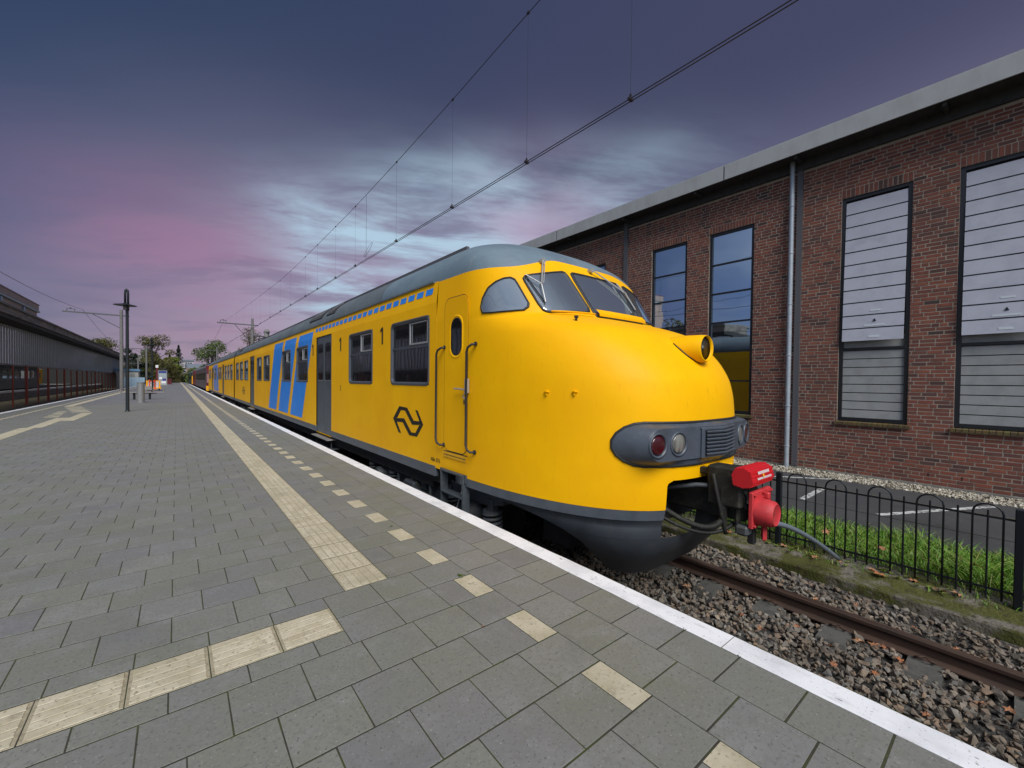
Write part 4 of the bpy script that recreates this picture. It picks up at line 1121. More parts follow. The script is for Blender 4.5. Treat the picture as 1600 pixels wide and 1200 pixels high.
# worn lettering on the cover: illegible strokes and a bolt
fa = Vector((0, oc[0][0] - oc[7][0], oc[0][1] - oc[7][1])).normalized(); fo = Vector((0, -1, .2)).normalized()
def cover_pt(u, w): return Vector((TRK - .10 + u, 1.468 + fa.y * w, .65 + fa.z * w)) + fo * .009
let = MB()
for row, w0, w1, cnt, span in ((0, .004, .030, 11, .24), (1, .056, .074, 13, .30)):
    for k in range(cnt):
        u = -span / 2 + span * k / cnt + .01; wd = span / cnt * .62; h = random.uniform(.75, 1)
        let.add([cover_pt(u, w0 + (w1 - w0) * (1 - h)), cover_pt(u + wd, w0), cover_pt(u + wd, w1), cover_pt(u, w1)], [(0, 1, 2, 3)])
let.build('lettering', M['white_metal'], cv)
MB().add([cover_pt(-.02, .032), cover_pt(.015, .032), cover_pt(.0, .05), cover_pt(.02, .05), cover_pt(-.03, .08), cover_pt(-.012, .055), cover_pt(-.03, .055)], [(0, 1, 2, 3, 4, 5, 6)]).build('bolt_symbol', M['cart_yellow'], cv)
pl = MB().bbox(TRK - .255, TRK + .145, 1.475, 1.515, .145, .465, .008).build('coupler_plate', M['red'], cpo)
MB().lathe([(.122, .0), (.120, -.065), (.110, -.125), (.092, -.145), (.087, -.14), (.02, -.137)], (TRK - .13, 1.478, .285), 'Y', 26).build('cone_cover', M['red'], cpo, angle=50)
MB().bbox(TRK - .03, TRK + .02, 1.43, 1.50, .38, .44, .012).box(TRK - .07, TRK + .10, 1.455, 1.475, .438, .446).build('latch', M['red'], cpo)
for bx_ in (-.23, .12):
    for bz_ in (.17, .44): MB().lathe([(.014, 0), (.014, -.016), (.006, -.02)], (TRK + bx_, 1.476, bz_), 'Y', 6).build('bolt', M['red'], pl)
MB().bbox(TRK - .15, TRK - .095, 1.41, 1.45, .03, .17, .02).build('tail_strap', M['red'], cpo)
MB().bbox(TRK - .15, TRK - .10, 1.50, 1.56, -.02, .14, .01).build('hanger', M['under'], cpo)
MB().tube(curve((TRK - .02, 1.46, .16), (TRK + .30, 1.36, .16), (TRK + 1.62, 1.30, -.53), 18), .024, 8).build('cable_conduit', M['conduit'], cpo, smooth=True)

# body sides with real window openings
XS = TRK - 1.45
def body_side(y_start, y_end, holes, side=-1):
    """wall panels between openings; holes: (y0, y1, z0, z1)"""
    mb = MB(); zb, z1, z2 = .27, 2.2, 2.72
    hs = sorted(holes); x = TRK + side * 1.45; xt = TRK + side * 1.42
    def q(y0, y1, za, zc):
        if zc <= za + 1e-4 or y1 <= y0 + 1e-4: return
        mb.add([(x, y0, za), (x, y1, za), (x, y1, zc), (x, y0, zc)], [(0, 1, 2, 3)])
    zt = 2.44
    cur = y_start
    for (a, b, c, d) in hs:
        q(cur, a, zb, zt); q(a, b, zb, c); q(a, b, d, zt); cur = b
        mb.add([(x, a, c), (x - side * .06, a, c), (x - side * .06, b, c), (x, b, c)], [(0, 1, 2, 3)])
    q(cur, y_end, zb, zt)
    mb.add([(x, y_start, zt), (x, y_end, zt), (xt, y_end, z2), (xt, y_start, z2)], [(0, 1, 2, 3)])
    return mb
W1 = [(5.12, 6.40), (7.22, 8.48), (11.82, 13.12), (13.93, 15.22), (17.56, 18.9), (19.41, 20.66), (23.5, 24.85), (25.5, 26.75), (27.35, 28.65)]
D1 = [(9.70, 10.97), (21.5, 22.75)]
MIR = 59.3
W2 = [(MIR - b, MIR - a) for a, b in W1][::-1]; D2 = [(MIR - b, MIR - a) for a, b in D1][::-1]
CJ = 29.65
for (ys, ye, ws, ds) in ((YB, CJ - .22, W1, D1), (CJ + .22, MIR - YB, W2, D2)):
    hol = [(a, b, 1.34, 2.29) for a, b in ws] + [(a, b, .13, 2.425) for a, b in ds]
    body_side(ys, ye, hol, -1).build('body_side', M['yellow'], train)
    body_side(ys, ye, [], 1).build('body_side', M['yellow'], train)
    mb = MB()
    prev = max(ys, 4.72) if ys < 10 else ys
    for a, b in ds + [(ye, ye)]:
        mb.bbox(XS - .004, XS + .05, prev, a, .135, .272, .004); prev = b
    mb.build('skirt_band', M['grey'], train)
    MB().box(TRK + 1.40, TRK + 1.454, ys, ye, .135, .272).build('skirt_band', M['grey'], train)
    MB().box(XS + .10, TRK + 1.35, ys, ye, .02, 2.7).build('interior', M['hall_dark'], train)
    MB().box(XS + .12, TRK + 1.30, ys + .3, ye - .3, -.08, .14).build('underframe', M['under'], train)  # plain black box under the floor, added to block light
    # roof
    y0r = 6.88 if ys < 10 else ys; y1r = ye if ys < 10 else MIR - 6.88
    rows = [[(TRK - 1.42 * math.cos(t), y, 2.72 + .70 * math.sin(t)) for t in [PI * k / 32 for k in range(33)]] for y in np.linspace(y0r, y1r, 12)]
    MB().grid(rows).build('roof', M['roof_dirty'], train, smooth=True)
    mb = MB().box(TRK - 1.445, TRK - 1.405, ys + .1, ye, 2.712, 2.735); mb.build('gutter', M['roof_dirty'], train)
    t = math.radians(52)
    for a in (TRK - 1.42 * math.cos(math.radians(40)),):
        MB().box(a - .015, a + .03, (4.75 if ys < 10 else ys), ye - .1, 3.155, 3.205).build('roof_strip', M['mast_steel'], train)
MB().box(TRK - 1.30, TRK + 1.30, CJ - .24, CJ + .24, .2, 3.0).build('gangway', M['rubber'], train)
def side_window(y0, y1, z0=1.34, z1=2.29, slider=True):
    out = rrect(y0 - .012, y1 + .012, z0 - .012, z1 + .012, .085); inn = rrect(y0 + .042, y1 - .042, z0 + .042, z1 - .042, .06); mid = rrect(y0 + .02, y1 - .02, z0 + .02, z1 - .02, .075)
    fr = MB().grid([[(XS - .001, y, z) for y, z in out], [(XS - .012, y, z) for y, z in rrect(y0, y1, z0, z1, .08)], [(XS - .010, y, z) for y, z in mid], [(XS + .022, y, z) for y, z in inn]], closed=True)
    f = fr.build('window', M['windowgrey'], train)
    zb = z0 + .58 * (z1 - z0)
    MB().prism(rrect(y0 + .03, y1 - .03, z0 + .03, z1 - .03, .06), 'X', XS + .024, XS + .030).build('pane', M['glass_train'], f)
    MB().box(XS + .008, XS + .024, y0 + .04, y1 - .04, zb - .018, zb + .018).build('transom', M['windowgrey'], f)
    ym = y0 + (y1 - y0) * .50
    MB().box(XS + .008, XS + .024, ym - .012, ym + .012, zb + .018, z1 - .045).build('mullion', M['windowgrey'], f)
    if slider:
        a, b, c, d = y0 + .055, ym - .016, zb + .03, z1 - .055; t = .018
        s = MB().box(XS + .002, XS + .018, a, a + t, c, d).box(XS + .002, XS + .018, b - t, b, c, d).box(XS + .002, XS + .018, a + t, b - t, c, c + t * 1.3).box(XS + .002, XS + .018, a + t, b - t, d - t * .6, d)
        s.build('vent_frame', M['alu'], f)
for k, (a, b) in enumerate(W1 + W2): side_window(a, b, slider=True)
def double_door(a, b):
    m = (a + b) / 2
    d = MB().bbox(XS + .016, XS + .05, a + .004, m - .006, .14, 2.42, .006).build('door', M['grey'], train)
    e = MB().bbox(XS + .016, XS + .05, m + .006, b - .004, .14, 2.42, .006).build('door', M['grey'], train)
    MB().box(XS + .02, XS + .04, m - .006, m + .006, .14, 2.42).build('door_seal', M['rubber'], d)
    for p, q, par in ((a + .12, m - .10, d), (m + .10, b - .12, e)):
        o1 = rrect(p - .02, q + .02, 1.38, 2.25, .10); o2 = rrect(p, q, 1.40, 2.23, .09)
        MB().grid([[(XS + .0155, y, z) for y, z in o1], [(XS + .008, y, z) for y, z in rrect(p - .01, q + .01, 1.39, 2.24, .095)], [(XS + .0145, y, z) for y, z in o2]], closed=True).build('window_seal', M['rubber'], par)
        MB().prism(o2, 'X', XS + .0135, XS + .0155).build('pane', M['glass_train'], par)
        MB().box(XS + .006, XS + .012, p + .03, q - .03, 1.372, 1.384).build('trim', M['alu'], par)
    st = MB().bbox(XS - .10, XS + .25, a - .05, b + .05, .05, .075, .006).build('footboard', M['bench'], train)
    MB().bbox(XS - .02, XS + .25, a + .0, b + .12, -.17, -.145, .006).tube([(XS + .02, a + .05, .05), (XS + .02, a + .05, -.17)], .012, 6).tube([(XS + .02, b, .05), (XS + .02, b, -.17)], .012, 6).build('lower_step', M['under_lit'], st)
for a, b in D1 + D2: double_door(a, b)
# blue bands and dashes
def bluepoly(poly, parent=None): return MB().prism(poly, 'X', XS - .0025, XS + .003).build('blue_band', M['blue'], train)
def band_cut(yb0, yb1, yt0, yt1, zb, zt, holes):
    """slanted band left open over windows: horizontal strips"""
    def yl(z): return yb0 + (yt0 - yb0) * (z - zb) / (zt - zb)
    def yr(z): return yb1 + (yt1 - yb1) * (z - zb) / (zt - zb)
    mb = MB()
    zs_ = sorted(set([zb, zt] + [z for h in holes for z in (1.325, 2.305) if zb < z < zt]))
    for za, zc in zip(zs_, zs_[1:]):
        sub = 1
        segs = [(None, None)]
        if 1.3 < za < 2.3:
            sub = 6
        for k in range(sub):
            z0, z1 = za + (zc - za) * k / sub, za + (zc - za) * (k + 1) / sub
            cuts = [h for h in holes if h[1] > min(yl(z0), yl(z1)) and h[0] < max(yr(z0), yr(z1))] if sub > 1 else []
            lo0, lo1, hi0, hi1 = yl(z0), yl(z1), yr(z0), yr(z1)
            if not cuts:
                mb.add([(XS - .0025, lo0, z0), (XS - .0025, hi0, z0), (XS - .0025, hi1, z1), (XS - .0025, lo1, z1)], [(0, 1, 2, 3)])
            else:
                a, b = cuts[0][0] - .012, cuts[0][1] + .012
                if a > max(lo0, lo1): mb.add([(XS - .0025, lo0, z0), (XS - .0025, a, z0), (XS - .0025, a, z1), (XS - .0025, lo1, z1)], [(0, 1, 2, 3)])
                if b < min(hi0, hi1): mb.add([(XS - .0025, b, z0), (XS - .0025, hi0, z0), (XS - .0025, hi1, z1), (XS - .0025, b, z1)], [(0, 1, 2, 3)])
    return mb
for b0, b1, t0, t1 in ((12.47, 13.99, 11.30, 12.83), (14.35, 15.84, 13.16, 14.76), (16.26, 17.76, 15.07, 16.57)):
    band_cut(b0, b1, t0 + .08, t1 + .08, .35, 2.43, W1).build('blue_band', M['blue'], train)
    band_cut(MIR - b1, MIR - b0, MIR - t1, MIR - t0, .35, 2.43, W2).build('blue_band', M['blue'], train)
    for q in (lambda v: v, lambda v: MIR - v):
        MB().add([(XS - .0025, q(t0 + .08), 2.431), (XS - .0025, q(t1 + .08), 2.431), (TRK - 1.42 - .006, q(t1), 2.66), (TRK - 1.42 - .006, q(t0), 2.66)], [(0, 1, 2, 3)]).build('blue_band', M['blue'], train)
y = 5.06
while y < 11.1:
    x0, x1 = TRK - 1.45 + .03 * (2.565 - 2.44) / .28 - .004, TRK - 1.45 + .03 * (2.65 - 2.44) / .28 - .004
    MB().add([(x0, y, 2.565), (x0, y + .205, 2.565), (x1, y + .185, 2.648), (x1, y - .02, 2.648)], [(0, 1, 2, 3)]).build('blue_dash', M['blue'], train); y += .2785
# lettering
def text_mesh(txt, size, name, m, y_right, z, parent, xoff=XS - .003):
    cu = bpy.data.curves.new('t', 'FONT'); cu.body = txt; cu.size = size; cu.extrude = .0006; cu.align_x = 'LEFT'
    to = bpy.data.objects.new('t', cu); COL.objects.link(to)
    me = bpy.data.meshes.new_from_object(to.evaluated_get(bpy.context.evaluated_depsgraph_get()))
    bpy.data.objects.remove(to); bpy.data.curves.remove(cu)
    for v in me.vertices: v.co = Vector((xoff - v.co.z, y_right - v.co.x, z + v.co.y))
    me.name = name; me.materials.clear()
    return link(name, me, m, parent)
for y in (6.90, 9.16, 11.42, MIR - 11.3):
    one = [(y - .155, 2.0), (y - .105, 2.0), (y - .105, 2.235), (y - .045, 2.205), (y - .045, 2.245), (y - .115, 2.28), (y - .155, 2.28)]
    MB().prism(one, 'X', XS - .0065, XS).build('class_number', M['black'], train)
text_mesh('5', .16, 'lettering', M['black'], 9.07, 1.18, train)
text_mesh('ABk 876', .075, 'lettering', M['black'], 5.05, .33, train)
LOGO_L = [(6.307, .808), (5.897, .833), (5.652, .646), (5.516, .651), (5.396, .772), (5.274, .789), (5.464, .601), (5.716, .597), (5.947, .771), (6.165, .761), (6.008, .600), (6.091, .601)]
LOGO_U = [(5.274, .787), (5.622, .761), (5.865, .951), (6.014, .952), (6.154, .824), (6.307, .805), (6.073, 1.007), (5.799, .998), (5.576, .821), (5.387, .829), (5.521, .981), (5.450, .976)]
for dy in (0, 19.4):
    MB().prism([(y + dy, z) for y, z in LOGO_L], 'X', XS - .003, XS + .002).build('logo', M['black'], train)
    MB().prism([(y + dy, z) for y, z in LOGO_U], 'X', XS - .0037, XS + .0013).build('logo', M['black'], train)
for y in (4.925, 9.56, 11.10, 16.9, 23.1):
    MB().box(XS - .0016, XS + .002, y - .003, y + .003, .275, 2.43).build('panel_seam', M['yellow_step'], train)
# cab door, step recess, handrails, ladder
dout = rrect(4.15, 4.70, .52, 2.44, .12, 7)
def ring_strip(outl, inner, x, name, m, par): return MB().grid([[(x, y, z) for y, z in outl], [(x, y, z) for y, z in inner]], closed=True).build(name, m, par)
dr = MB().prism(rrect(4.158, 4.692, .528, 2.432, .115, 7), 'X', XS - .004, XS + .01).build('cab_door', M['yellow'], train)
ring_strip(rrect(4.148, 4.702, .518, 2.442, .122, 7), rrect(4.156, 4.694, .526, 2.434, .115, 7), XS - .0012, 'door_gap', M['rubber'], dr)
dw = rrect(4.25, 4.57, 1.68, 2.21, .14, 8); dwi = rrect(4.285, 4.535, 1.715, 2.175, .115, 8)
MB().grid([[(XS - .004, y, z) for y, z in dw], [(XS - .012, y, z) for y, z in rrect(4.262, 4.558, 1.692, 2.198, .13, 8)], [(XS - .006, y, z) for y, z in dwi]], closed=True).build('window_rim', M['yellow'], dr)
ring_strip(rrect(4.283, 4.537, 1.713, 2.177, .117, 8), rrect(4.298, 4.522, 1.728, 2.162, .102, 8), XS - .0068, 'window_seal', M['rubber'], dr)
MB().prism(rrect(4.295, 4.525, 1.725, 2.165, .105, 8), 'X', XS - .0062, XS - .002).build('pane', M['glass_train'], dr)
MB().box(XS - .004, XS + .002, 4.15, 4.70, .508, .517).build('door_gap', M['rubber'], dr)
rc = MB().add([(XS - .004, 4.16, .50), (XS - .004, 4.69, .50), (XS - .004, 4.69, .47), (XS - .004, 4.16, .47)], [(0, 1, 2, 3)])
rc.box(XS - .012, XS - .004, 4.16, 4.69, .44, .505); rc.build('door_step', M['yellow_step'], train)
MB().box(XS - .0135, XS - .011, 4.17, 4.68, .468, .476).build('step_slot', M['rubber'], train)
lk = MB().bbox(XS - .05, XS - .008, 4.10, 4.15, 1.26, 1.43, .006).tube([(XS - .05, 4.12, 1.30), (XS - .06, 4.25, 1.31), (XS - .06, 4.36, 1.31)], .010, 6)
lk.tube([(XS - .05, 4.13, 1.26), (XS - .05, 4.18, 1.22), (XS - .05, 4.12, 1.19)], .007, 6).build('door_lock', M['steel'], dr)
MB().bbox(XS - .075, XS - .035, 4.085, 4.135, 1.13, 1.185, .008).build('padlock', mat('brass', (.22, .15, .05), .4, .6), dr)
for y, d in ((4.79, -.10), (4.075, -.09)):
    h = MB().tube([(XS + .005, y + d, 1.83), (XS - .055, y + d * .9, 1.82), (XS - .07, y + d * .3, 1.79), (XS - .07, y, 1.74), (XS - .07, y, .66), (XS - .07, y + d * .3, .61), (XS - .055, y + d * .8, .585), (XS + .005, y + d, .585)], .014, 8)
    h.lathe([(.026, 0), (.026, -.014)], (XS, y + d, 1.83), 'X', 10).lathe([(.026, 0), (.026, -.014)], (XS, y + d, .585), 'X', 10)
    h.build('handrail', M['rubber'], train, angle=50)
ld = MB()
for y in (4.19, 4.70): ld.box(XS - .04, XS + .06, y - .012, y + .012, -.62, .285)
for z in (.26, -.01, -.30): ld.bbox(XS - .045, XS + .07, 4.20, 4.69, z, z + .025, .005)
ld.box(XS - .02, XS + .10, 4.15, 4.19, .19, .285).box(XS - .02, XS + .10, 4.70, 4.76, .22, .285)
ldo = ld.build('ladder', M['ladder'], train)
MB().tube(curve((XS + .05, 4.25, .2), (XS + .1, 4.5, -.1), (XS + .05, 4.55, -.4)), .006, 5).build('cable', M['white_metal'], ldo)
# bogies
def wheel(mb, x, y):
    mb.lathe([(.10, -.09), (.12, -.075), (.38, -.05), (.40, -.065), (.46, -.065), (.462, .035), (.49, .04), (.49, .065), (.40, .065), (.36, .02), (.12, .03), (.10, .05)], (x, y, RAIL_Z + .462), 'X', 32)
def coil(x, y, z0, z1, r, turns=5):
    n = turns * 14; return [(x + r * math.cos(2 * PI * i / 14), y + r * math.sin(2 * PI * i / 14), z0 + (z1 - z0) * i / n) for i in range(n + 1)]
def bogie(yc):
    fr = MB()
    for sx in (-1, 1):
        X = TRK + sx * 1.16
        fr.prism([(yc - 2.1, -.02), (yc - 1.75, -.10), (yc - 1.1, -.10), (yc - .7, -.28), (yc + .7, -.28), (yc + 1.1, -.10), (yc + 1.75, -.10), (yc + 2.1, -.02), (yc + 2.1, .06), (yc - 2.1, .06)], 'X', X - .05, X + .05)
        fr.box(X - .09, X + .09, yc - .28, yc + .28, -.22, .05)
    fr.box(TRK - 1.1, TRK + 1.1, yc - .3, yc + .3, -.2, .02)
    f = fr.build('bogie', M['under_lit'], train)
    for dy in (-1.4, 1.4):
        w = MB()
        wheel(w, TRK - .7525, yc + dy); w.tube([(TRK - .9, yc + dy, RAIL_Z + .462), (TRK + .9, yc + dy, RAIL_Z + .462)], .08, 12)
        v = MB(); wheel(v, 0, 0); v.v = [(TRK + .7525 - x, y + yc + dy, z) for x, y, z in v.v]; w.add(v.v, v.f)
        w.build('wheelset', M['under'], f, angle=40)
        for sx in (-1, 1):
            X = TRK + sx * 1.19
            b = MB().lathe([(.02, sx * .17), (.10, sx * .165), (.125, sx * .13), (.13, sx * .05), (.16, 0), (.16, -sx * .08)], (X, yc + dy, RAIL_Z + .462), 'X', 18).bbox(X - .06, X + .08, yc + dy - .36, yc + dy + .36, RAIL_Z + .33, RAIL_Z + .40, .01)
            if sx < 0:
                for k in range(6):
                    a = 2 * PI * k / 6; b.lathe([(.014, sx * .15), (.014, sx * .172)], (X, yc + dy + .08 * math.cos(a), RAIL_Z + .462 + .08 * math.sin(a)), 'X', 6)
            b.build('axle_box', M['under_lit'], f, angle=45)
            for q in (-.47, .47):
                MB().tube(coil(X - .0, yc + dy + q, RAIL_Z + .30, -.14, .105), .021, 6).build('spring', M['under_lit'], f, smooth=True)
                MB().lathe([(.12, 0), (.12, .03)], (X, yc + dy + q, -.15), 'Z', 12).bbox(X - .05, X + .05, yc + dy + q - .05, yc + dy + q + .05, -.13, .0, .01).build('spring_cap', M['under_lit'], f)
    for y in (yc - .5, yc + .1, yc + .6):
        MB().tube([(XS + .16, y, .05), (XS + .16, y, -.42)], .025, 8).build('damper', M['under_lit'], f)
    MB().tube([(XS + .12, yc - .75, -.25), (XS + .12, yc + .3, -.22)], .035, 10).bbox(XS + .08, XS + .24, yc - .1, yc + .25, -.32, -.12, .03).build('brake_cylinder', M['under_lit'], f)
    return f
bogie(5.85); bogie(26.2); bogie(MIR - 26.2); bogie(MIR - 5.85)
for y0, y1 in ((11.2, 13.2), (13.6, 15.0), (15.6, 18.4), (18.8, 20.9), (34, 38), (39.5, 43)):
    MB().bbox(XS + .28, XS + .9, y0, y1, -.55, -.05, .03).build('equipment_box', M['under'], train)
MB().box(TRK - .9, TRK + .9, 3.0, 3.4, -.35, .1).build('bolster', M['under'], train)
# roof gear
def vent(y0, y1):
    t0, t1 = math.radians(14), math.radians(47)
    def rp(t, y, o): return (TRK - (1.42 + o) * math.cos(t), y, 2.72 + (.70 + o) * math.sin(t))
    base_ = MB().grid([[rp(t0 + (t1 - t0) * k / 8, y, .015) for k in range(9)] for y in (y0, y1)])
    base_.grid([[rp(t0 + (t1 - t0) * k / 8, y0, o) for k in range(9)] for o in (0, .015)]); base_.grid([[rp(t0 + (t1 - t0) * k / 8, y1, o) for k in range(9)] for o in (0, .015)])
    v = base_.build('roof_vent', M['rubber'], train)
    n = 8
    for k in range(n):
        a = t0 + (t1 - t0) * (k + .3) / n; b = t0 + (t1 - t0) * (k + .68) / n
        MB().add([rp(a, y0 + .06, .017), rp(a, y1 - .06, .017), rp(b, y1 - .06, .034), rp(b, y0 + .06, .034)], [(0, 1, 2, 3)]).build('louvre', M['bin'], v)
vent(10.75, 11.95); vent(9.72, 10.35); vent(26.6, 27.2); vent(27.5, 28.0)
MB().tube([(TRK - .95, 21.0, 3.50), (TRK - .95, 21.8, 3.50)], .02, 6).lathe([(.03, 0), (.10, .18), (.13, .25)], (TRK - .95, 21.4, 3.52), 'Y', 12).lathe([(.10, 0), (.10, .22)], (TRK - .95, 21.6, 3.3), 'Z', 10).build('horn', M['bench'], train)
pg = MB()
for sx in (-.55, .55):
    pg.tube([(TRK + sx, 24.6, 3.55), (TRK + sx, 27.3, 3.62)], .03, 6).tube([(TRK + sx, 24.8, 3.6), (TRK + sx, 27.2, 3.78)], .025, 6).tube([(TRK + sx, 25.0, 3.42), (TRK + sx, 25.0, 3.62)], .04, 6).tube([(TRK + sx, 27.0, 3.42), (TRK + sx, 27.0, 3.66)], .04, 6)
for y, z in ((24.7, 3.58), (25.6, 3.66), (26.6, 3.74), (27.2, 3.79), (26.9, 3.80)): pg.tube([(TRK - .8, y, z), (TRK + .8, y, z)], .025, 6)
pg.build('pantograph', M['mast_steel'], train)
# rear cab of the second car, the same shell turned about
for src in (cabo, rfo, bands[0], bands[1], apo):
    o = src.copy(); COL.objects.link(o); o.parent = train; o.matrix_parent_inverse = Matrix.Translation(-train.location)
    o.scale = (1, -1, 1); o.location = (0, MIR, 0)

# ------------------------------------------------------------------ overhead line
ol = thing('overhead_line', (TRK, 10, 4.7), 'overhead contact and catenary wires with droppers above the yellow train', 'overhead wire')
CY = [-30, -6, 0, 4.83, 7.02, 9.63, 12.6, 16.8, 20, 24, 33, 45, 57.5]
CZ = [8.0, 7.45, 7.2, 6.94, 6.78, 6.64, 6.52, 6.45, 6.41, 6.43, 6.75, 7.25, 7.85]
def cat_z(y): return float(np.interp(y, CY, CZ))
cat_pts = [(TRK, y, cat_z(y)) for y in np.linspace(-30, 57.5, 70)]
MB().tube(cat_pts, .006, 5).build('catenary_wire', M['wire'], ol, smooth=True)
def con_z(y): return 4.69 + max(0, y - 3) * .0075
for dx_ in (-.022, .022): MB().tube([(TRK + dx_, y, con_z(y)) for y in np.linspace(-30, 150, 40)], .0062, 5).build('contact_wire', M['wire'], ol, smooth=True)
MB().tube([(TRK, y, 7.85 - 1.4 * math.sin(PI * (y - 57.5) / 56)) for y in np.linspace(57.5, 113.5, 24)], .012, 4).build('catenary_wire', M['wire'], ol)
dys = [2.98, 4.83, 7.02, 9.63, 12.58, 14.56, 16.83, 18.72, 21.56, 24.01, 27, 30.5, 34.5, 39, 44, 49, 54]
for y in dys:
    d = MB().tube([(TRK, y, con_z(y)), (TRK, y, cat_z(y))], .0017, 4).build('dropper', M['wire'], ol)
    MB().cbox((TRK, y, con_z(y) + .012), (.07, .035, .03)).cbox((TRK, y, con_z(y) + .045), (.02, .02, .05)).cbox((TRK, y, cat_z(y)), (.025, .05, .03)).build('clamp', M['wire'], d)
mb = MB(); mb.tube([(TRK, 11.67, 4.76), (TRK, 11.67, 6.55)], .0035, 4)
mb.tube([(TRK + .10 * math.sin(a), 11.67 - .16 + .16 * math.cos(a), 5.0 + .22 * math.sin(a)) for a in [2 * PI * k / 14 for k in range(14)]], .004, 4, closed=True); mb.build('feeder_loop', M['wire'], ol)
def mast(loc, h, arm_to, arm_z, label, strut=1.3):
    x, y = loc; t = thing('catenary_mast', (x, y, -.2), label, 'mast', 'overhead line masts')
    MB().tube([(x, y, -.9), (x, y, h)], [.17, .13], 10).build('pole', M['mast'], t, angle=40)
    s = 1 if arm_to > x else -1
    a = MB().box(min(x - s * .6, arm_to), max(x - s * .6, arm_to), y - .05, y + .05, arm_z - .06, arm_z + .06).build('cross_arm', M['mast_steel'], t)
    MB().tube([(x, y, arm_z - strut), (x + (arm_to - x) * .52, y, arm_z)], .035, 6).build('strut', M['mast_steel'], t)
    e = arm_to - s * .55
    MB().tube([(e - .25, y, arm_z), (e - .25, y, arm_z + .32)], .03, 6).tube([(e + .3, y, arm_z), (e + .3, y, arm_z + .32)], .03, 6).box(e - .25, e + .3, y - .02, y + .02, arm_z + .28, arm_z + .33).lathe([(.05, 0), (.07, .06), (.05, .12)], (e, y, arm_z + .30), 'Z', 8).build('insulators', M['mast_steel'], t)
    return t
mast((6.95, 57.5), 8.5, 3.55, 7.72, 'concrete mast with a left-pointing arm rising behind the yellow train roof', 2.2)
mast((7.0, 113.5), 8.3, 3.2, 7.6, 'far concrete mast behind the end of the yellow train', 2.0)
mast((-4.42, 58.7), 8.35, -8.6, 7.75, 'concrete mast close behind the near platform lamp, arm reaching left', 1.35)
mast((-4.75, 112), 7.9, -9.0, 7.2, 'far concrete mast behind the second platform lamp', 1.2)
mast((-6.7, 125), 5.8, -10.5, 4.6, 'short distant concrete mast behind the blue boarding', .6)
lw = thing('track_wire', (-8, 60, 6), 'thin overhead wires above the left-hand track beside the glazed hall', 'overhead wire')
MB().tube([(-7.2, y, 8.05 - 1.2 * math.sin(PI * (y - 2) / 57)) for y in np.linspace(2, 58.7, 30)], .014, 4).build('catenary_wire', M['wire'], lw)
MB().tube([(-7.2, y, 5.0) for y in np.linspace(2, 112, 10)], .012, 4).build('contact_wire', M['wire'], lw)
MB().tube([(-7.2, y, 8.05 - 1.6 * math.sin(PI * (y - 58.7) / 54)) for y in np.linspace(58.7, 112, 20)], .014, 4).build('catenary_wire', M['wire'], lw)

# ------------------------------------------------------------------ platform furniture
def lamp(x, y, h, label):
    t = thing('platform_lamp', (x, y, 0), label, 'lamp post', 'platform lamps')
    MB().tube([(x, y, -.01), (x, y, h - .62)], [.062, .05], 14).lathe([(.085, 0), (.085, .03), (.07, .05)], (x, y, 0), 'Z', 14).build('pole', M['lamp_dark'], t, angle=40)
    MB().tube([(x + .03, y, h - .9), (x + .03, y, h - .2), (x + .02, y, h - .08), (x - .015, y, h - .02), (x - .05, y, h - .08), (x - .06, y, h - .2), (x - .06, y, h - .66)], .038, 8).build('neck', M['lamp_dark'], t, smooth=True)
    MB().lathe([(.05, .10), (.10, .07), (.36, .015), (.37, 0), (.34, -.005), (.10, .02)], (x - .06, y, h - .70), 'Z', 28).build('shade', M['lamp_dark'], t, angle=60)
    MB().lathe([(.06, .0), (.065, -.16), (.03, -.19)], (x - .06, y, h - .70), 'Z', 14).build('lantern', M['bench'], t, smooth=True)
    return t
lamp(-1.58, 23.3, 5.05, 'dark platform lamp post with a flat disc shade, nearest to the camera')
lamp(-1.66, 48.0, 4.95, 'dark platform lamp post standing behind the yellow and red barrow')
t = thing('litter_bin', (-1.57, 31.3, 0), 'grey cylindrical litter bin in front of the platform bench', 'bin')
MB().tube([(-1.57, 31.3, 0), (-1.57, 31.3, 1.08)], .165, 22).build('body', M['bin'], t, angle=40)
MB().lathe([(.165, 1.08), (.172, 1.09), (.172, 1.14), (.155, 1.15), (.02, 1.152)], (-1.57, 31.3, 0), 'Z', 22).build('lid', M['bin'], t, angle=40)
t = thing('platform_bench', (-1.7, 35.6, 0), 'long grey steel bench with armrests behind the litter bin', 'bench')
for dy in (-.20, -.05, .10): MB().bbox(-2.75, -.62, 35.6 + dy, 35.6 + dy + .12, .43, .47, .008).build('seat_slat', M['bench'], t)
MB().bbox(-1.9, -1.25, 35.85, 35.90, .60, .86, .01).build('backrest', M['bench'], t)
for x in (-2.72, -1.18, -.66): MB().tube([(x, 35.42, .46), (x, 35.42, .68), (x, 35.5, .70), (x, 35.9, .70), (x, 35.9, .46)], .022, 6).build('armrest', M['bench'], t)
MB().tube([(-1.35, 35.65, 0), (-1.35, 35.65, .43)], .06, 10).tube([(-2.2, 35.65, .42), (-1.0, 35.65, .42)], .04, 6).tube([(-2.1, 35.65, 0), (-2.1, 35.65, .43)], .06, 10).build('pedestal', M['lamp_dark'], t)
t = thing('luggage_barrow', (-2.0, 60, 0), 'yellow and red luggage barrow parked behind the bench', 'barrow')
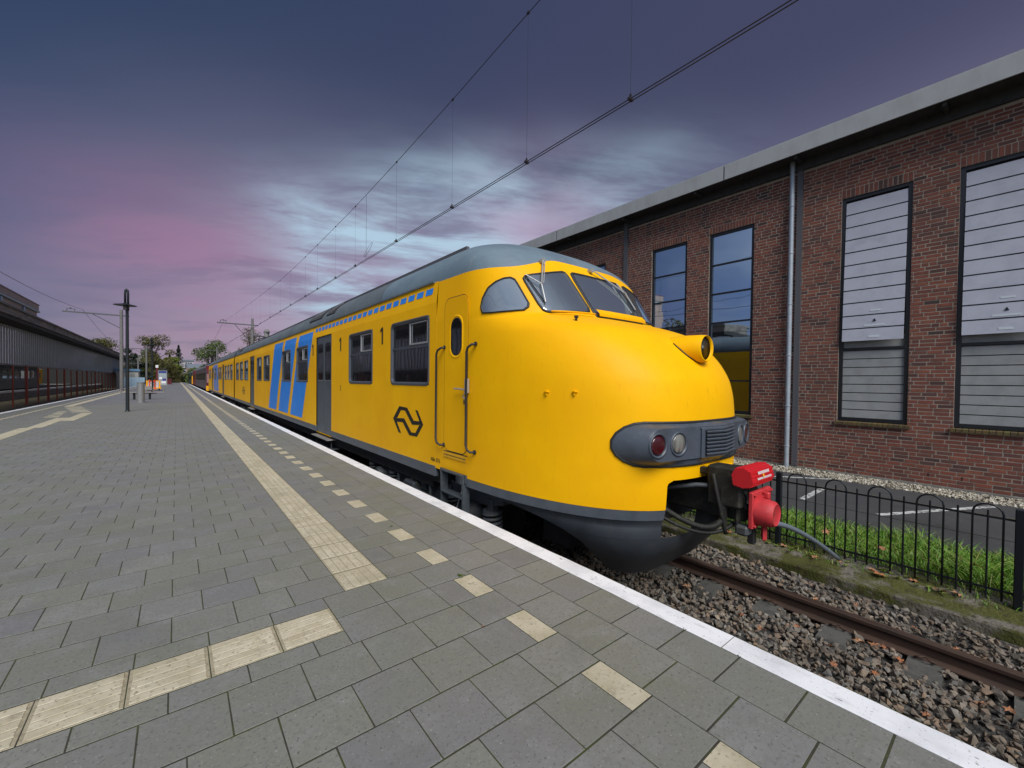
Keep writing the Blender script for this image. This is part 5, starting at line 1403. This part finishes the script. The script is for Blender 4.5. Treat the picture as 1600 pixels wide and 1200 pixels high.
for y in (59.6, 60.9):
    fr = MB().box(-2.56, -1.42, y - .03, y + .03, 1.02, 1.10).box(-2.56, -2.48, y - .03, y + .03, .3, 1.02).box(-1.50, -1.42, y - .03, y + .03, .3, 1.02)
    fr.build('end_frame', M['cart_yellow'], t)
    for x in (-2.35, -2.2, -1.75, -1.62): MB().box(x - .025, x + .025, y - .02, y + .02, .35, 1.02).build('stake', M['white_metal'], t)
MB().bbox(-2.60, -1.30, 59.4, 61.1, .22, .34, .02).build('deck', M['cart_yellow'], t)
for x in (-2.28, -1.84): MB().tube([(x, 59.4, .3), (x, 59.4, 1.12), (x, 59.2, 1.15)], .05, 8).build('handle_post', M['cart_red'], t)
MB().box(-2.34, -1.78, 59.35, 59.45, .98, 1.10).box(-2.5, -1.7, 59.34, 59.44, .16, .26).build('handle_bar', M['cart_red'], t)
for x in (-2.4, -1.5):
    for y in (59.7, 60.8): MB().lathe([(.14, -.04), (.14, .04)], (x, y, .14), 'X', 14).build('wheel', M['rubber'], t)
t = thing('information_cabinet', (-1.83, 91, 0), 'white-framed information cabinet with a dark blue header', 'notice board')
MB().box(-2.42, -2.33, 90.9, 91.1, .0, 2.65).box(-1.33, -1.24, 90.9, 91.1, .0, 2.65).box(-2.33, -1.33, 90.9, 91.1, 2.55, 2.65).box(-2.33, -1.33, 90.9, 91.1, .1, .25).build('frame', M['bin'], t)
MB().box(-2.33, -1.33, 91.0, 91.05, .25, 2.25).build('pane', M['glass_hall'], t)
MB().box(-2.33, -1.33, 90.93, 91.06, 2.26, 2.54).build('header', M['info_blue'], t)
for z, c, a, b in ((1.2, 'white_metal', -2.28, -1.9), (.5, 'white_metal', -2.0, -1.4), (1.75, 'teal_band', -2.28, -1.4), (.95, 'info_blue', -1.85, -1.4)): MB().box(a, b, 90.985, 90.998, z, z + .35).build('poster', M[c], t)
t = thing('sign_column', (-2.88, 103, 0), 'maroon column with a white top beside the information cabinet', 'sign')
MB().box(-3.02, -2.74, 102.9, 103.1, 0, 3.3).build('column', M['maroon'], t); MB().box(-3.08, -2.68, 102.88, 103.12, 3.3, 3.8).build('sign_box', M['white_metal'], t)
t = thing('platform_kiosk', (-1.6, 120, 0), 'low maroon enclosure beyond the information cabinet', 'shelter')
MB().box(-2.6, -.9, 119, 126, 0, 1.15).build('panel', M['maroon'], t); MB().box(-2.7, -.8, 118.9, 126.1, 1.15, 1.25).build('top', M['maroon'], t)
MB().lathe([(.25, 2.4), (.55, 2.9), (.6, 3.3), (.3, 3.6)], (-2.2, 124, 0), 'Z', 12).tube([(-2.2, 124, 1.2), (-2.2, 124, 2.5)], .08, 8).build('clock_head', M['hall_dark'], t)
# boarding and cabin at the end of the left track
t = thing('blue_boarding', (-5.8, 95, 0), 'pale blue board fence beside the left platform edge', 'fence')
for k in range(9): MB().box(-7.3 + k * .34, -6.98 + k * .34, 95, 95.05, -.2, 1.45).build('board', M['blue_fence'], t)
t = thing('site_cabin', (-6.6, 106, 0), 'white cabin with a blue roof edge behind the blue boarding', 'cabin')
MB().box(-8.6, -5.6, 105, 110, -.6, 2.6).build('wall', M['shed_wall'], t); MB().box(-8.8, -5.4, 104.8, 110.2, 2.6, 3.0).build('roof', M['shed_blue'], t)
for x in (-7.2, -6.4): MB().box(x - .28, x + .28, 104.96, 105.01, 1.4, 2.2).build('window', M['glass_hall'], t)

# ------------------------------------------------------------------ left track and glazed hall
tag(MB().add([(-13, -10, -.86), (PLAT_L - .0, -10, -.86), (PLAT_L, 140, -.86), (-13, 140, -.86)], [(0, 1, 2, 3)]).build('left_track_bed', M['dirt']), kind='structure')
tl = thing('left_track', (-7.2, 40, -.8), 'weedy railway track between the platform and the glazed hall', 'railway track')
for x in (-7.95, -6.45): MB().box(x - .035, x + .035, -5, 140, -.84, -.68).build('rail', M['railtop'], tl)
mb = MB()
for _ in range(2600):
    x = random.uniform(-6.2, -5.3); y = random.uniform(15, 75); h = random.uniform(.08, .35); blade(mb, x, y, -.86, h, h * .6, .02)
tag(mb.build('trackside_weeds', M['fol_olive']), 'dry weeds along the foot of the platform beside the left track', 'weeds', kind='stuff')
HX = -9.2
hall = thing('glazed_hall', (HX, 60, -.8), 'long glazed train hall with rust-red posts left of the platform', 'building')
HY0, HY1 = 14.0, 121.0
k = 0; y = HY0
while y < HY1:
    big = k % 2 == 0
    MB().box(HX - (.07 if big else .04), HX + (.07 if big else .04), y - (.09 if big else .05), y + (.09 if big else .05), -.9, 2.2).build('post', M['post_red'], hall); y += 3.55; k += 1
MB().box(HX - .05, HX + .05, HY0, HY1, 2.16, 2.26).build('sill_rail', M['hall_roof'], hall)
y = HY0
while y < HY1:
    w = 1.18; n = 3.54
    MB().add([(HX, y + .01, 2.27), (HX, y + n - .01, 2.27), (HX, y + n - .01, 4.96), (HX, y + .01, 4.96)], [(0, 1, 2, 3)]).build('pane', M['glass_hall'], hall, out=(1, 0, 0))
    for q in range(6):
        MB().box(HX + .005, HX + .05, y + .59 * q - .02, y + .59 * q + .02, 2.27, 4.96).build('mullion', M['mullion_grey'], hall)
    y += n
for y0 in np.arange(HY0, HY1, 12): MB().box(HX - 2.5, HX + 1.0, y0, min(y0 + 11.96, HY1), 5.30, 5.75).build('roof_edge', M['hall_roof'], hall)
MB().box(HX - 3.2, HX + .9, HY0, HY1, 5.06, 5.30).build('soffit', M['hall_dark'], hall)
MB().box(HX - 3.2, HX + 1.15, HY0, HY1, 5.75, 5.86).build('roof', M['mast'], hall)
MB().box(HX - 14, HX - 13.8, HY0, HY1, -.9, 5.0).build('rear_wall', M['hall_dark'], hall)
MB().box(HX - 14, HX, HY0 - .2, HY0, -.9, 5.0).build('end_wall', M['hall_dark'], hall)
MB().box(HX - 12, HX - 7.2, HY0, HY1, -.86, -.02).build('inner_platform', M['concrete'], hall)
MB().box(HX - 3.3, HX - 3.0, HY0, HY1, -.86, -.15).build('inner_kerb', M['concrete'], hall)
MB().box(HX - 3.32, HX - 2.98, HY0, HY1, -.149, .02).build('inner_platform_edge', M['white_metal'], hall)
MB().box(HX - 14, HX, HY1, HY1 + .2, -.9, 5.0).build('end_wall', M['hall_dark'], hall)
up = thing('rear_block', (-20, 65, -1), 'pinkish clad block with pale bands rising behind the glazed hall roof', 'building')
MB().box(-26, -17.3, 30, 99.2, -1, 12.2).build('wall', M['pinkwall'], up)
MB().box(-26, -17.1, 29.9, 99.3, 11.9, 12.7).build('parapet', M['pinkwall'], up); MB().box(-26, -16.98, 29.9, 99.4, 11.55, 11.8).build('pale_band', M['teal_band'], up)
MB().box(-26, -17.0, 29.9, 99.4, 12.7, 12.82).build('coping', M['maroon'], up)
for y in (71.0, 81.0, 91.2): MB().box(-17.29, -17.15, y, y + .8, -1, 11.5).build('pilaster', M['blue_fence'], up)
MB().box(-17.29, -17.2, 30, 99, 9.9, 10.02).build('dark_rail', M['hall_dark'], up)  # near-black rail along the wall
def carriage(name, x0, x1, y0, y1, zb, zt, body, stripe, label, rooft='roof_dirty', winz=(1.2, 2.1), group=None, step=2.0):
    t = thing(name, ((x0 + x1) / 2, (y0 + y1) / 2, -.7), label, 'train', group)
    MB().bbox(x0, x1, y0, y1, zb, zt, .06).build('body', M[body], t)
    c = (x0 + x1) / 2; w = (x1 - x0) / 2
    MB().grid([[(c - w * .97 * math.cos(a), y, zt - .03 + .62 * math.sin(a)) for a in [PI * k / 14 for k in range(15)]] for y in (y0 + .1, y1 - .1)]).add([(c - w * .97 * math.cos(PI * k / 14), y0 + .1, zt - .03 + .62 * math.sin(PI * k / 14)) for k in range(15)], [tuple(range(15))]).build('roof', M[rooft], t, angle=40)
    if stripe: MB().box(x0 - .01, x1 + .01, y0 + .5, y1 - .5, stripe[1], stripe[2]).build('band', M[stripe[0]], t)
    MB().box(x0 + .3, x1 - .3, y0 + .5, y1 - .5, -.6, zb + .02).build('underframe', M['under'], t)
    y = y0 + 1.2
    while y < y1 - 1.6:
        for xx, d in ((x0, -1), (x1, 1)):
            MB().box(min(xx, xx + d * .012), max(xx, xx + d * .012), y, y + step * .62, *winz).build('window', M['glass_train'], t)
        y += step
    return t
carriage('stabled_train', HX - 6.6, HX - 3.7, 16, 74, .1, 2.7, 'windowgrey', ('grey', 1.0, 2.2), 'dark blue-grey train standing inside the glazed hall')
carriage('stabled_yellow_train', HX - 12.6, HX - 9.7, 92, 112, .1, 2.7, 'yellow', None, 'yellow train standing inside the glazed hall beyond the blue-grey one')
mr = carriage('maroon_locomotive', TRK - 1.45, TRK + 1.45, 60.5, 96, .1, 2.75, 'maroon_dull', None, 'maroon railcar with yellow buffer beam behind the yellow train')
MB().prism([(59.2, .2), (58.9, .9), (59.3, 1.9), (60.6, 2.9), (60.6, .1)], 'X', TRK - 1.44, TRK + 1.44).build('nose', M['maroon'], mr)
MB().box(TRK - 1.5, TRK + 1.5, 58.7, 59.3, .0, .55).build('buffer_beam', M['cart_yellow'], mr)
MB().prism([(59.28, 1.95), (60.3, 2.62), (60.55, 2.62), (60.55, 1.95)], 'X', TRK - 1.45, TRK - 1.40).build('cab_window', M['glass_cab'], mr)
carriage('red_van', TRK - 1.45, TRK + 1.45, 98, 112, .1, 2.9, 'orange', None, 'orange-red van coupled beyond the maroon railcar', step=6)
gl = carriage('green_locomotive', TRK - 1.45, TRK + 1.45, 118, 160, .1, 2.8, 'green_dark', None, 'dark green locomotive with yellow front far down the track')
MB().box(TRK - 1.47, TRK + 1.47, 117.4, 118.0, .1, 1.9).build('yellow_front', M['cart_yellow'], gl)

# ------------------------------------------------------------------ trees and far buildings
def leaf_cloud(mb, centres, n, ls, squash=1.0):
    for _ in range(n):
        c, r = centres[random.randrange(len(centres))]
        v = Vector((random.gauss(0, 1), random.gauss(0, 1), random.gauss(0, 1))).normalized() * r * random.uniform(.35, 1.05) ** .6
        p = Vector(c) + Vector((v.x, v.y, v.z * squash)); s = ls * random.uniform(.5, 1.2)
        a = Vector((random.gauss(0, 1), random.gauss(0, 1), random.gauss(0, 1))).normalized(); b = a.orthogonal().normalized(); d = a.cross(b)
        mb.add([p + b * s, p + d * s * .6, p - b * s, p - d * s * .6], [(0, 1, 2, 3)])
def limb(mb, a, b, r0, r1, n=5):
    a, b = Vector(a), Vector(b); pts_ = []
    for i in range(n + 1):
        t_ = i / n; p = a.lerp(b, t_); p += Vector((random.uniform(-1, 1), random.uniform(-1, 1), 0)) * (b - a).length * .035 * (0 if i in (0, n) else 1); pts_.append(p)
    mb.tube(pts_, [r0 + (r1 - r0) * i / n for i in range(n + 1)], 6)
def tree(x, y, h, r, m, label, trunk_h=.35, n=1500, ls=.28, clumps=14, bare=False):
    t = thing('tree', (x, y, -1.0), label, 'tree', 'trees at the end of the line')
    tr = MB(); top = (x, y, -1 + h * .75); limb(tr, (x, y, -1), top, h * .022, h * .008)
    cs = []
    for k in range(clumps):
        a = random.uniform(0, 2 * PI); rr = r * random.uniform(.15, .85); z = -1 + h * random.uniform(trunk_h, .95)
        rr *= 1 - .6 * max(0, (z + 1) / h - .6) / .4
        c = (x + rr * math.cos(a), y + rr * math.sin(a), z); cs.append((c, r * random.uniform(.22, .42)))
        limb(tr, (x, y, -1 + h * random.uniform(.22, .55)), c, h * .009, h * .002, 4)
        if bare:
            for q in range(6): limb(tr, c, (c[0] + random.uniform(-1, 1) * r * .35, c[1] + random.uniform(-1, 1) * r * .35, c[2] + random.uniform(-.1, .5) * r * .5), h * .003, h * .0012, 3)
    tr.build('trunk', M['bark'], t)
    cr = MB(); leaf_cloud(cr, cs, int(n * (3.0 if n > 200 else 1)), ls * .75, .8); cr.build('crown', M[m], t); return t
def spruce(x, y, h, r, label):
    t = thing('spruce_tree', (x, y, -1.0), label, 'tree', 'trees at the end of the line')
    MB().tube([(x, y, -1), (x, y, -1 + h)], [h * .02, .03], 6).build('trunk', M['bark'], t)
    cr = MB()
    for _ in range(5200):
        f = random.random() ** .7; z = -1 + h * (.12 + .88 * f); rr = r * (1 - f) * (0.75 + .25 * math.sin(f * 60)) * random.uniform(.2, 1.0) ** .5; a = random.uniform(0, 2 * PI)
        p = Vector((x + rr * math.cos(a), y + rr * math.sin(a), z - rr * .25)); s = random.uniform(.15, .4); d = Vector((math.cos(a), math.sin(a), -.35)); w = Vector((-math.sin(a), math.cos(a), 0))
        cr.add([p - d * s * .3, p + w * s * .4, p + d * s, p - w * s * .4], [(0, 1, 2, 3)])
    cr.build('crown', M['fol_dark'], t)
tree(-5.3, 150, 13.6, 5.6, 'fol_olive', 'tall olive-brown half-bare tree behind the platform lamps', .3, 1500, .26, 18, True)
tree(-11.0, 131, 10.5, 3.2, 'fol_olive', 'nearly bare tree above the far end of the glazed hall', .45, 90, .15, 10, True)
tree(-9.4, 143, 9.8, 2.6, 'fol_dark', 'dark evergreen tree behind the near lamp post', .12, 2200, .26, 20)
tree(-7.6, 146, 7.0, 2.8, 'fol_dark', 'low dark evergreen behind the site cabin', .10, 1800, .26, 16)
tree(-3.2, 160, 7.2, 4.0, 'fol_olive', 'loose olive bush beneath the tall half-bare tree', .10, 1500, .25, 16)
tree(-1.6, 190, 9.6, 4.2, 'fol_bright', 'yellow-green tree left of the spruce', .12, 1800, .32, 16)
spruce(.6, 212, 15.6, 5.2, 'tall dark spruce rising over the end of the platform')
spruce(-2.1, 208, 11.5, 3.8, 'shorter dark spruce left of the tall one')
tree(9.2, 172, 14.0, 7.5, 'fol_green', 'broad green tree above the red van', .06, 3000, .34, 34)
tree(14.5, 122, 15.2, 4.6, 'fol_olive', 'bare-topped tree behind the concrete mast and train roof', .3, 520, .2, 16, True)
tree(5.0, 200, 6.0, 3.6, 'fol_green', 'low green bush in front of the far terrace', .08, 1400, .3, 14)
tree(2.2, 196, 3.6, 3.2, 'fol_olive', 'low brown hedge at the end of the platform', .05, 1300, .25, 14)
tree(-.8, 198, 3.4, 2.6, 'fol_green', 'low green hedge at the end of the platform', .05, 1200, .25, 14)
tree(22, 150, 13, 6.5, 'fol_green', 'leafy tree far behind the brick hall', .2, 1600, .36, 18)
tree(-6.6, 166, 10.5, 4.2, 'fol_green', 'dense green tree filling the gap behind the second lamp', .08, 2400, .3, 24)
tree(-2.6, 176, 8.8, 4.0, 'fol_olive', 'olive tree behind the maroon sign column', .08, 2200, .3, 22)
line = ((-14, 215, 7.5, 'fol_dark', 'low dark tree at the left end of the distant tree line'), (-9.5, 210, 8.0, 'fol_olive', 'low olive tree in the distant tree line behind the cabin'), (-6.0, 218, 7.0, 'fol_green', 'low green tree in the distant tree line behind the second lamp'), (8.5, 206, 7.0, 'fol_olive', 'low olive tree in the distant tree line behind the green locomotive'), (12.5, 212, 8.0, 'fol_dark', 'low dark tree in the distant tree line behind the red van'), (17, 208, 8.5, 'fol_green', 'low green tree at the right end of the distant tree line'))
for x_, y_, h_, m_, l_ in line: tree(x_, y_, h_, 4.4, m_, l_, .05, 1500, .34, 22)
for k_, (x_, y_, h_) in enumerate(((-31, 8, 12), (-34, 18, 14), (-30, 29, 11))):
    tree(x_, y_, h_, 5.0, 'fol_olive', ('half-bare tree behind the station, first left of the glazed hall', 'tallest half-bare tree behind the station left of the glazed hall', 'half-bare tree behind the near end of the glazed hall')[k_], .25, 900, .3, 16, True)
tree(-18, 170, 13, 7, 'fol_olive', 'wide olive tree beyond the glazed hall', .2, 1800, .36, 18)
tree(-24, 150, 12, 6, 'fol_dark', 'dark tree hidden behind the glazed hall end', .15, 1600, .36, 18)
fb = thing('terrace', (1, 240, -1), 'brown terrace with white windows at the far end of the line', 'building')
MB().box(-8, 14, 240, 252, -1, 6.0).build('wall', M['far_wall'], fb); MB().prism([(-8.5, 6.0), (14.5, 6.0), (13.5, 8.0), (-1.5, 8.0), (-3, 7.0)], 'Y', 240.5, 251).build('roof', M['far_roof'], fb)
for k in range(9):
    for z in (3.9, .9):
        w = MB().box(-6.8 + k * 2.2, -5.3 + k * 2.2, 239.94, 240.0, z, z + 1.4).build('window', M['far_white'], fb); MB().box(-6.6 + k * 2.2, -5.5 + k * 2.2, 239.92, 239.945, z + .2, z + .9).build('pane', M['glass_train'], w)
MB().box(1.0, 3.0, 239.5, 242, 6.0, 8.3).build('dormer', M['far_white'], fb)
wb = thing('white_villa', (4.6, 282, -1), 'pale flat-roofed house above the far terrace', 'building')
MB().box(2.6, 7.0, 280, 288, -1, 10.6).build('wall', M['far_white'], wb); MB().box(2.0, 7.5, 279.5, 288.5, 10.6, 11.3).build('roof', M['far_roof'], wb)
for x in (3.6, 4.6, 5.6): MB().box(x, x + .7, 279.94, 280.0, 8.6, 9.7).build('window', M['glass_train'], wb)
